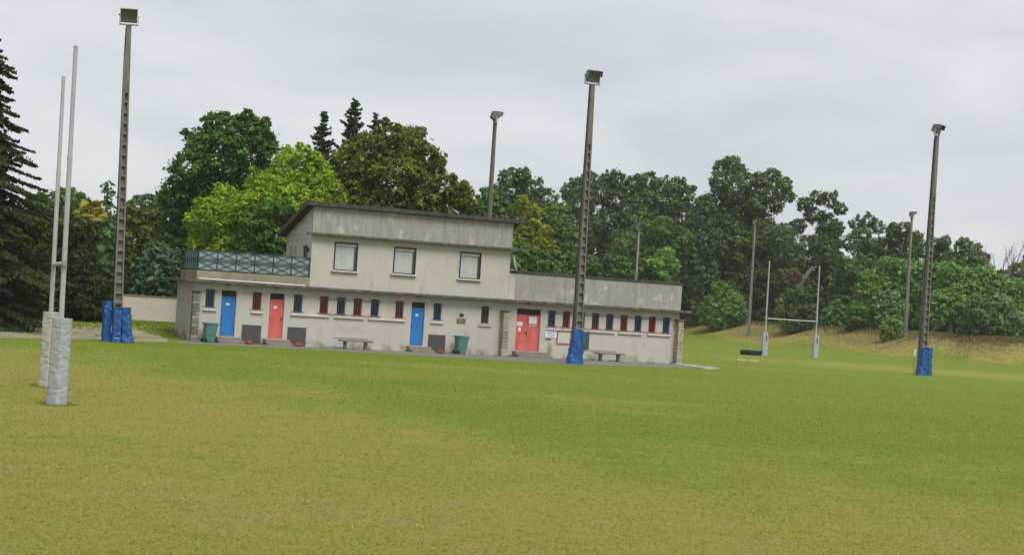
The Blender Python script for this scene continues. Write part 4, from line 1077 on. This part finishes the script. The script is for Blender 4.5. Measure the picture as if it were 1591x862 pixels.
tree('laurel_bush', 'mid green bush in front of the yellow green tree', 'bush', 87.5, [(430, 338, 34), (402, 362, 34), (448, 368, 36), (420, 388, 34), (378, 385, 26), (470, 345, 24)], 'mid', .22, cov=2, spread=.4, trunk=.12)
CG = 'dark conifer tips above the oak'
for lb, x, y, R0 in (('narrow dark conifer tip beside the yellow green tree', 504, 172, 2.4), ('tallest dark conifer tip rising over the oak', 552, 155, 3.2), ('small dark conifer tip closest to the oak crown', 585, 177, 2.2)):
    p = at(x, y, 112); conifer('conifer_tree', lb, 'conifer', (p[0], 112, 0), p[2], R0, 'cypress', .26, RG, CG, droop=-.35, nwh=30, per=6, low=.45, shape=.6, dens=1.8, side=1.8)
tree('oak_tree', 'large olive green oak behind the upper floor roof', 'tree', 97, [(605, 215, 26), (635, 228, 32), (575, 240, 36), (540, 255, 30), (612, 275, 50), (665, 248, 26), (675, 262, 18), (550, 300, 42), (650, 300, 34), (525, 285, 26), (590, 320, 40), (640, 212, 14)],
     'oak', .24, base_px=600, cov=2.0, spread=.45, trunk=.38, puffk=1.3)
tree('oak_tree', 'low spreading oak beside the mast behind the roof', 'tree', 96, [(690, 295, 26), (718, 308, 24), (662, 318, 30), (736, 325, 14), (700, 335, 30), (640, 335, 26)], 'oak', .24, cov=2.0, spread=.4, trunk=.22)
# trees between the roof and the wing
BW = 'trees seen between the upper floor and the wing'
tree('tall_tree', 'grey green tall tree behind the roof mast', 'tree', 175, [(788, 278, 16), (812, 276, 16), (795, 300, 24), (830, 295, 18), (770, 305, 22), (850, 312, 20), (815, 330, 30)], 'poplar', .42, group=BW)
tree('light_tree', 'lighter green tree low behind the roof mast', 'tree', 150, [(760, 312, 20), (780, 325, 18), (745, 325, 16), (770, 345, 26)], 'bright', .36, group=BW)
tree('robinia_tree', 'yellow green robinia just past the end of the roof', 'tree', 130, [(812, 318, 14), (828, 330, 14), (822, 350, 18), (845, 365, 15), (832, 385, 20), (808, 372, 16), (852, 382, 10), (810, 395, 14)], 'yellow', .30, group=BW, trunk=.15, cov=1.4, puffk=1.4)
tree('dark_tree', 'dark mixed tree between robinia and centre mast', 'tree', 165, [(868, 335, 22), (850, 345, 24), (875, 370, 30), (845, 400, 34), (800, 400, 30), (885, 405, 30)], 'poplar_g', .42, group=BW)
tree('low_tree', 'green low tree peeking over the wing roof by the dish', 'tree', 125, [(815, 400, 22), (840, 415, 22), (800, 418, 20), (870, 425, 20)], 'bright', .32, group=BW, trunk=.12)
# woodland beyond the dyke
WG = 'tall trees of the wood beyond the dyke'
def wood(label, D, pxl, fol, **k):
    D += 12 if D >= 187 else 6
    rr_ = random.Random(len(label) * 7 + int(D)); xs = [p[0] for p in pxl]; y = max(p[1] + p[2] * .5 for p in pxl); pxl = list(pxl)
    x0, x1 = min(xs), max(xs); foot = 488 + ((x0 + x1) / 2 - 1060) * .068
    while y < foot - 6:                                     # the boughs reach down to the undergrowth
        for _ in range(2): pxl.append((rr_.uniform(x0, x1), y + rr_.uniform(-5, 5), rr_.uniform(15, 22)))
        y += 19
    return tree(k.pop('name', 'woodland_tree'), label, 'tree', D, pxl, fol, k.pop('leaf', .33), group=k.pop('group', WG), trunk=k.pop('trunk', .3), **k)
wood('dark woodland tree just past the centre mast', 205, [(898, 290, 16), (915, 280, 15), (885, 300, 16), (905, 315, 26), (890, 345, 28), (915, 360, 28)], 'poplar')
wood('rounded dark tree standing tall between centre mast and distant thin mast', 205, [(945, 282, 16), (958, 277, 14), (935, 300, 20), (955, 310, 24), (945, 350, 30)], 'poplar')
wood('broad flat topped tree above the thin distant mast', 205, [(985, 288, 16), (1005, 282, 16), (975, 300, 18), (1000, 310, 26), (990, 345, 32)], 'poplar_g')
wood('tree with a sloping shoulder over the end of the wing', 205, [(1030, 292, 18), (1052, 290, 16), (1068, 302, 14), (1040, 315, 26), (1060, 335, 26), (1025, 345, 26)], 'poplar_g')
wood('dark low crowned tree behind the distant thin mast', 195, [(1000, 365, 24), (1030, 360, 26), (1050, 380, 30), (975, 385, 26), (1020, 395, 28)], 'poplar_g')
wood('dark tree next to the wing end wall', 195, [(1085, 345, 24), (1095, 380, 30), (1075, 400, 28), (1095, 320, 18), (1090, 425, 30)], 'poplar')
wood('tallest woodland tree of all with a leafy spire', 200, [(1122, 262, 14), (1138, 256, 15), (1150, 272, 16), (1118, 285, 18), (1140, 295, 24), (1110, 315, 20), (1150, 325, 28), (1125, 345, 30), (1145, 375, 32)], 'poplar_g', puffk=1.2)
wood('leafy tree with an open side leaning from the tallest tree', 200, [(1178, 280, 15), (1200, 275, 15), (1218, 288, 14), (1225, 305, 12), (1190, 302, 20), (1170, 315, 22), (1205, 320, 14), (1180, 350, 26)], 'poplar_g', puffk=1.2)
wood('tree with sky gaps behind the distant goal', 195, [(1250, 318, 13), (1270, 308, 13), (1290, 312, 14), (1305, 325, 11), (1262, 335, 15), (1285, 345, 16), (1240, 352, 14), (1300, 355, 13)], 'poplar', puffk=1.3, cov=1.5)
wood('thin crowned tree past the distant goal', 195, [(1330, 348, 12), (1350, 343, 12), (1365, 355, 11), (1340, 365, 15), (1325, 378, 18), (1355, 385, 18)], 'haze', puffk=1.4, cov=1.3)
wood('dense tree topping the wood next to the bank mast', 190, [(1388, 362, 14), (1405, 358, 13), (1425, 370, 12), (1395, 380, 20), (1375, 385, 18), (1415, 392, 20)], 'poplar_g')
wood('small topped tree behind the far end pole', 190, [(1450, 378, 11), (1468, 376, 11), (1440, 392, 14), (1462, 395, 16)], 'haze', cov=1.4)
wood('rounded dark tree beside the bare tree', 185, [(1495, 383, 13), (1512, 388, 14), (1528, 402, 11), (1500, 405, 20), (1520, 418, 16), (1480, 405, 14)], 'poplar_g')
wood('low tree at the edge of the view beyond the bare tree', 185, [(1580, 420, 13), (1598, 415, 15), (1560, 432, 14), (1590, 440, 20)], 'poplar_g')
MW = 'middle trees of the wood'
wood('shaded tree with dense boughs behind the bank mast foot', 200, [(1175, 395, 28), (1160, 425, 30), (1195, 430, 28), (1180, 460, 28)], 'poplar', group=MW)
wood('dark tree round the broken pale trunk', 188, [(1215, 370, 24), (1228, 400, 26), (1280, 395, 24), (1295, 430, 28), (1225, 440, 26), (1260, 465, 30), (1255, 382, 18)], 'poplar', group=MW)
wood('leafy green tree right beside the goal upright', 182, [(1318, 420, 24), (1335, 445, 26), (1310, 455, 24), (1345, 415, 20)], 'poplar_g', group=MW)
wood('sunlit green tree above the grey bushes', 178, [(1345, 432, 14), (1352, 450, 18), (1338, 455, 14), (1358, 435, 10)], 'sap', group=MW, leaf=.34)
wood('feathery tree behind the bank mast top half', 180, [(1380, 420, 22), (1400, 425, 22), (1385, 450, 26), (1415, 445, 22)], 'robinia', group=MW)
wood('robinia crown just past the far end pole', 175, [(1430, 420, 18), (1455, 428, 22), (1440, 450, 24), (1475, 440, 22)], 'robinia', group=MW, leaf=.36)
wood('layered robinia between far end pole and big willow bush', 172, [(1475, 425, 20), (1500, 435, 22), (1490, 462, 26), (1465, 470, 24), (1450, 490, 26)], 'robinia', group=MW, leaf=.36)
wood('pale green robinia above the big willow bush', 172, [(1530, 430, 20), (1550, 442, 20), (1515, 450, 20), (1570, 455, 20)], 'robinia', group=MW, leaf=.36)
wood('green tree at the picture edge above the bank', 168, [(1580, 455, 22), (1600, 470, 26), (1575, 490, 26), (1605, 510, 22)], 'robinia', group=MW, leaf=.36)
# shrubs lit green behind the wing roof
SG = 'bright shrubs showing over the wing roof'
for lb, pl in (('bright green shrub next to the centre mast over the wing roof', [(915, 412, 16), (905, 425, 18), (930, 425, 16)]), ('spreading bright shrub over the middle of the wing roof', [(950, 408, 16), (968, 412, 16), (955, 428, 20), (985, 425, 18)]),
               ('bluish green feathery shrub near the end of the wing roof', [(1034, 400, 16), (1020, 412, 18), (1044, 414, 15), (1030, 430, 16)]), ('bright shrub behind the distant thin mast foot', [(1000, 412, 14), (1015, 420, 16), (1005, 435, 16)])):
    tree('shrub', lb, 'bush', 174, pl, 'bright' if 'bluish' not in lb else 'robinia', .36, group=SG, trunk=.1)
def mass(name, pts, fol, leaf, seed, label, cap=60000, cov=1.6):
    r = np.random.default_rng(seed); lob = []
    for x, y, rp__, D in pts:
        P = at(x, y, D); lob.append((P[0], P[1], P[2], rp__ / FPX * D))
    o = crown_mesh(name, lob, leaf, r, FOL[fol], cov=cov, cap=cap); o['label'] = label; return kind(o, 'stuff')
BG = 'bushes along the dyke top'
def bush(label, px, D, pl, fol, **k):
    return tree('bush', label, 'bush', D, pl, fol, k.pop('leaf', .32), group=BG, trunk=.08, spread=.5, **k)
bush('light green pointed bush on the bank before the slim mast', 1120, 200, [(1120, 450, 14), (1128, 462, 18), (1108, 475, 16), (1140, 475, 18), (1095, 485, 12), (1125, 482, 18)], 'sap')
bush('grey green low bush at the slim mast foot', 1145, 199, [(1145, 480, 12), (1152, 487, 10)], 'grey')
bush('yellow green feathery bush framed by the goal posts', 1222, 195, [(1218, 468, 12), (1230, 466, 11), (1222, 482, 16)], 'sap', tone=.05)
bush('grey green bush just outside the goal post', 1300, 185, [(1302, 480, 14), (1290, 488, 12), (1312, 492, 14)], 'grey')
bush('olive green bush in the row on the dyke', 1345, 176, [(1330, 482, 15), (1345, 490, 16), (1325, 496, 13), (1358, 498, 12)], 'mid', tone=.12)
bush('tall grey willow bush in the row on the dyke', 1385, 175, [(1385, 465, 16), (1375, 480, 18), (1398, 482, 17), (1388, 498, 18)], 'grey')
bush('small bright bush at the bank mast foot', 1390, 165, [(1385, 500, 9), (1395, 506, 8), (1376, 508, 8)], 'sap')
bush('big rounded grey green willow bush on the dyke near the edge of the view', 1540, 160, [(1538, 465, 20), (1552, 478, 24), (1522, 482, 22), (1565, 495, 22), (1540, 500, 26), (1515, 502, 18)], 'grey', leaf=.28, tone=-.12)
bush('paler ragged shoots leaning on the big willow bush', 1505, 161, [(1508, 488, 12), (1498, 502, 13), (1520, 460, 9)], 'mid', leaf=.28, tone=.2)
pts = []; rr = random.Random(5)
for x in range(1040, 1620, 11):
    D_ = float(np.interp(x, [1040, 1160, 1300, 1430, 1600], [220, 212, 196, 183, 173])); yb = 487 + (x - 1060) * .068
    pts.append((x, yb + rr.uniform(-4, 2), rr.uniform(11, 17), D_)); pts.append((x + rr.uniform(-5, 5), yb - 20 + rr.uniform(-8, 6), rr.uniform(12, 19), D_ + 5))
mass('undergrowth', pts, 'poplar_g', .40, 41, 'low tangled undergrowth below the wood on the dyke', cap=36000)
bush('dark bush hiding the foot of the broken trunk', 1240, 184, [(1238, 455, 12), (1250, 462, 14), (1228, 460, 13), (1240, 478, 16), (1256, 484, 13)], 'poplar')
# bare tree
def bare(px, py_top, D):
    b = at(px, 470, D); zb = terrain_z(b[0], D); H = at(px, py_top, D)[2] - zb
    r_ = thing('bare_tree', 'leafless pale tree standing out against the sky', 'tree', (b[0], D, zb)); q = MB(); rr = random.Random(9)
    q.tube([(0, 0, -.2), (0, 0, H * .35), (.1, 0, H * .55)], [.25, .2, .15], 7); q.build('trunk', BARK_L, r_, True)
    q = MB()
    def grow(p_, d, ln, rad, lev):
        e = p_ + d * ln; m_ = p_.lerp(e, .5) + Vector((rr.uniform(-.1, .1), rr.uniform(-.1, .1), 0)) * ln
        q.tube([p_, m_, e], [rad, rad * .8, rad * .6], 5)
        if lev:
            for k in range(3 if lev > 1 else 2):
                grow(e if k else m_, (d + Vector((rr.uniform(-.6, .6), rr.uniform(-.6, .6), rr.uniform(-.05, .4)))).normalized(), ln * .68, rad * .55, lev - 1)
    for k in range(6):
        a = k * 1.05; grow(Vector((0, 0, H * (.40 + .03 * k))), Vector((math.cos(a) * .6, math.sin(a) * .6, .9)).normalized(), H * .24, .10, 3)
    q.build('limbs', BARK_L, r_)
bare(1560, 374, 184)
# broken trunk and dead foliage
BD = 187
b = at(1243, 455, BD); zb = terrain_z(b[0], BD)
bt = thing('broken_trunk', 'pale broken trunk leaning in the dark wood behind the goal', 'tree trunk', (b[0], BD, zb))
q1, q2, q3 = (Vector(at(x, y, BD)) - Vector((b[0], BD, zb)) for x, y in ((1242, 446), (1251, 430), (1263, 415)))
MB().tube([q1 + Vector((-.25, .3, -.9)), q1, q2, q3], [.30, .30, .27, .2], 8).build('trunk', BARK_L, bt, True)
q4 = Vector(at(1273, 419, BD)) - Vector((b[0], BD, zb))
MB().tube([q3 - Vector((.1, 0, .15)), q3 + Vector((.45, 0, .1)), q4], [.13, .09, .05], 6).build('limb', BARK_L, bt, True)
tree('dead_bough', 'brown withered foliage hanging beside the broken trunk', 'dead foliage', 186, [(1232, 425, 9), (1240, 432, 8), (1228, 434, 6)], 'brown', .3, trunk=.06, cov=1.0)

# far wood filling in behind the named trees (reads as one mass)
rr = random.Random(21); pts = []
for x in range(735, 1640, 22):
    topy = float(np.interp(x, [735, 800, 900, 1000, 1070, 1100, 1140, 1210, 1230, 1300, 1400, 1500, 1600], [345, 330, 340, 345, 350, 320, 315, 345, 400, 395, 400, 425, 440]))
    y = topy + 24
    while y < 505 + (x - 1060) * .06:
        pts.append((x + rr.uniform(-8, 8), y + rr.uniform(-6, 6), rr.uniform(17, 26), 222 + rr.uniform(-6, 6))); y += 21
mass('far_wood', pts, 'poplar', .6, 31, 'dense wood beyond the dyke', cap=60000)
pts = []
for x in range(-60, 300, 24):
    for y in range(345, 500, 30): pts.append((x + rr.uniform(-8, 8), y + rr.uniform(-8, 8) + (10 if 140 < x < 260 else 0), rr.uniform(18, 26), 112 + rr.uniform(-3, 3)))
for x in range(300, 760, 28):
    for y in range(int(np.interp(x, [300, 500, 640, 700, 760], [260, 290, 290, 320, 350])) + 30, 470, 34): pts.append((x + rr.uniform(-8, 8), y, rr.uniform(20, 28), 118 + rr.uniform(-3, 3)))
mass('garden_wood', pts, 'thuja', .42, 32, 'dark garden wood behind the clubhouse', cap=36000)

TBL = foliage('turf_blade', (.142, .220, .014), (.270, .268, .052), (.34, .31, .095), trans=.45)
# tall dry grass along the crest of the dyke, weeds at the path edge, short turf blades in front
def blades(name, xs, ys, hs, ws, matl, r, lean=.5, label=None, tones=None):
    n = len(xs); a = r.uniform(0, 2 * PI, n); zs = height(xs, ys)
    dx, dy = np.cos(a) * ws / 2, np.sin(a) * ws / 2
    lx, ly = r.normal(0, lean, n) * hs, r.normal(0, lean, n) * hs
    b = np.stack([np.stack([xs - dx, ys - dy, zs], 1), np.stack([xs + dx, ys + dy, zs], 1), np.stack([xs + lx, ys + ly, zs + hs], 1)], 1).reshape(-1, 3)
    o = mesh_np(name, b, np.arange(3 * n).reshape(n, 3), matl, {'tone': tones if tones is not None else np.clip(r.normal(.5, .25, n), 0, 1)}, 'FACE')
    if label: o['label'] = label
    return kind(o, 'stuff')
r = np.random.default_rng(8)
n = 26000; tt = r.uniform(0, 1, n); seg = r.integers(3, 10, n)
A_, B_ = FOOT[seg], FOOT[seg + 1]; P_ = A_ + (B_ - A_) * tt[:, None]; dv = (B_ - A_) / np.linalg.norm(B_ - A_, axis=1, keepdims=True); nv = np.stack([-dv[:, 1], dv[:, 0]], 1)
P_ = P_ + nv * np.abs(r.normal(10.5, 1.8, n))[:, None]
blades('dry_grass', P_[:, 0], P_[:, 1], r.uniform(.15, .5, n), r.uniform(.06, .16, n), FOL['grass_y'], r, .3, 'tall straw coloured grass along the dyke crest')
n = 16000; seg = r.integers(3, 10, n); tt = r.uniform(0, 1, n); A_, B_ = FOOT[seg], FOOT[seg + 1]; P_ = A_ + (B_ - A_) * tt[:, None]
dv = (B_ - A_) / np.linalg.norm(B_ - A_, axis=1, keepdims=True); nv = np.stack([-dv[:, 1], dv[:, 0]], 1); P_ = P_ + nv * r.uniform(1.5, 11, n)[:, None]
blades('bank_grass', P_[:, 0], P_[:, 1], r.uniform(.02, .07, n), r.uniform(.08, .2, n), FOL['bank'], r, .6, 'short scorched grass on the dyke slope')
# weeds at the wall foot
n = 2500; u = r.uniform(-16.5, 10.2, n); keep = (np.sin(u * 3.1) + np.sin(u * 1.3 + 1) > .5); u = u[keep]; y = -np.abs(r.normal(0, .05, len(u))) - .01
W_ = np.array([bl(a, b)[:2] for a, b in zip(u, y)])
blades('wall_weeds', W_[:, 0], W_[:, 1], r.uniform(.03, .10, len(u)), r.uniform(.02, .04, len(u)), FOL['bright'], r, .5, 'low weeds along the foot of the clubhouse wall')
# rough grass at the gravel edge and verge
n = 22000; x = r.uniform(-34, -13, n); y = r.uniform(64, 92, n)
e1 = np.interp(x, [-30, -22, -18.5, -15.6], [62, 63.7, 69, 71.6]); e2 = np.interp(x, [-32, -25, -19.6, -16.4], [73, 75, 80, 75.6])
k = (y > e2) | ((y > e1 + 2) & (np.sin(x * 1.1) * np.sin(y * .9 + x * .3) > .35)); k &= ~((x > -16.2) & (y < 78))
x, y = x[k], y[k]
blades('verge_grass', x, y, r.uniform(.03, .10, len(x)), r.uniform(.04, .09, len(x)), TBL, r, .6, 'rough grass tufts on the gravel and verge', np.clip(r.normal(.25, .2, len(x)), 0, 1))
# short turf blades on the near field, colour following how dry the turf is
def turf_blades():
    n = 450000; D = 13 * (95 / 13) ** (r.uniform(0, 1, n) ** 1.25)              # denser towards the viewer
    x = r.uniform(-.5, .5, n) * D; y = D
    k = ~((y > 69) & (x < 11) & (y > 71 + (x + 15) * .36)) & (foot_distance(x, y) < 0); x, y, D = x[k], y[k], D[k]; n = len(x)
    d = dryness(x, y) + r.normal(0, .20, n) + .14 * np.sin(x * 1.1 + 2.2 * np.sin(y * .8)) * np.sin(y * 1.7 + 1.5 * np.sin(x * .9 + 2)) + .22 * np.sin(x * 5.1 + 3 * np.sin(y * 3.3)) * np.sin(y * 6.3 + 2 * np.sin(x * 2.7)) + .35 * np.sin(x * 2.3 + 2 * np.sin(y * 1.7)) * np.sin(y * 2.9 + x)* .5
    h = r.uniform(.006, .018, n) * (.8 + D / 50); wd_ = r.uniform(.006, .014, n) * (.7 + D / 22) * np.clip((95 - D) / 50, 0, 1) * np.clip((.5 - np.abs(x) / D) / .12, .05, 1)
    return blades('turf_blades', x, y, h, wd_, TBL, r, 1.6, 'short mown turf of the near field', np.clip(d, 0, 1))
turf_blades()
n = 1100; k = r.integers(0, 2, n); a = r.uniform(0, 2 * PI, n); q_ = np.array([(-9.43, 33.03), (-11.17, 38.2)])[k]; rad_ = .24 + np.abs(r.normal(0, .12, n))
blades('uncut_grass', q_[:, 0] + np.cos(a) * rad_, q_[:, 1] + np.sin(a) * rad_, r.uniform(.02, .065, n), r.uniform(.008, .018, n), TBL, r, .8, 'uncut grass round the feet of the padded goalposts')
# yellow flowers and clippings
n = 26; D = r.uniform(14.5, 24, n); x = r.uniform(-.3, .3, n) * D; q = MB()
for a, b in zip(x, D):
    for k in range(int(r.integers(1, 4))):
        c = Vector((a + r.normal(0, .08), b + r.normal(0, .08), .04)); 
        q.add([c + Vector((math.cos(t) * .013, math.sin(t) * .013, .004 * (j % 2))) for j, t in enumerate(np.arange(6) * PI / 3)], [(0, 1, 2, 3, 4, 5)])
o = kind(q.build('dandelions', mat('flower_yellow', (.60, .45, .03), rough=.8)), 'stuff'); o['label'] = 'tiny yellow flowers scattered in the near turf'

# ------------------------------------------------------------------ air
hz_m = bpy.data.materials.new('air'); hz_m.use_nodes = True; t = hz_m.node_tree
for n_ in list(t.nodes): t.nodes.remove(n_)
o_ = t.nodes.new('ShaderNodeOutputMaterial'); v_ = t.nodes.new('ShaderNodeVolumePrincipled')
v_.inputs['Color'].default_value = (.95, .95, .94, 1); v_.inputs['Density'].default_value = .00019; v_.inputs['Anisotropy'].default_value = .0
t.links.new(v_.outputs[0], o_.inputs['Volume'])
kind(MB().box(-3100, 3100, -700, 3900, -1.2, 30).build('haze', hz_m), 'stuff')
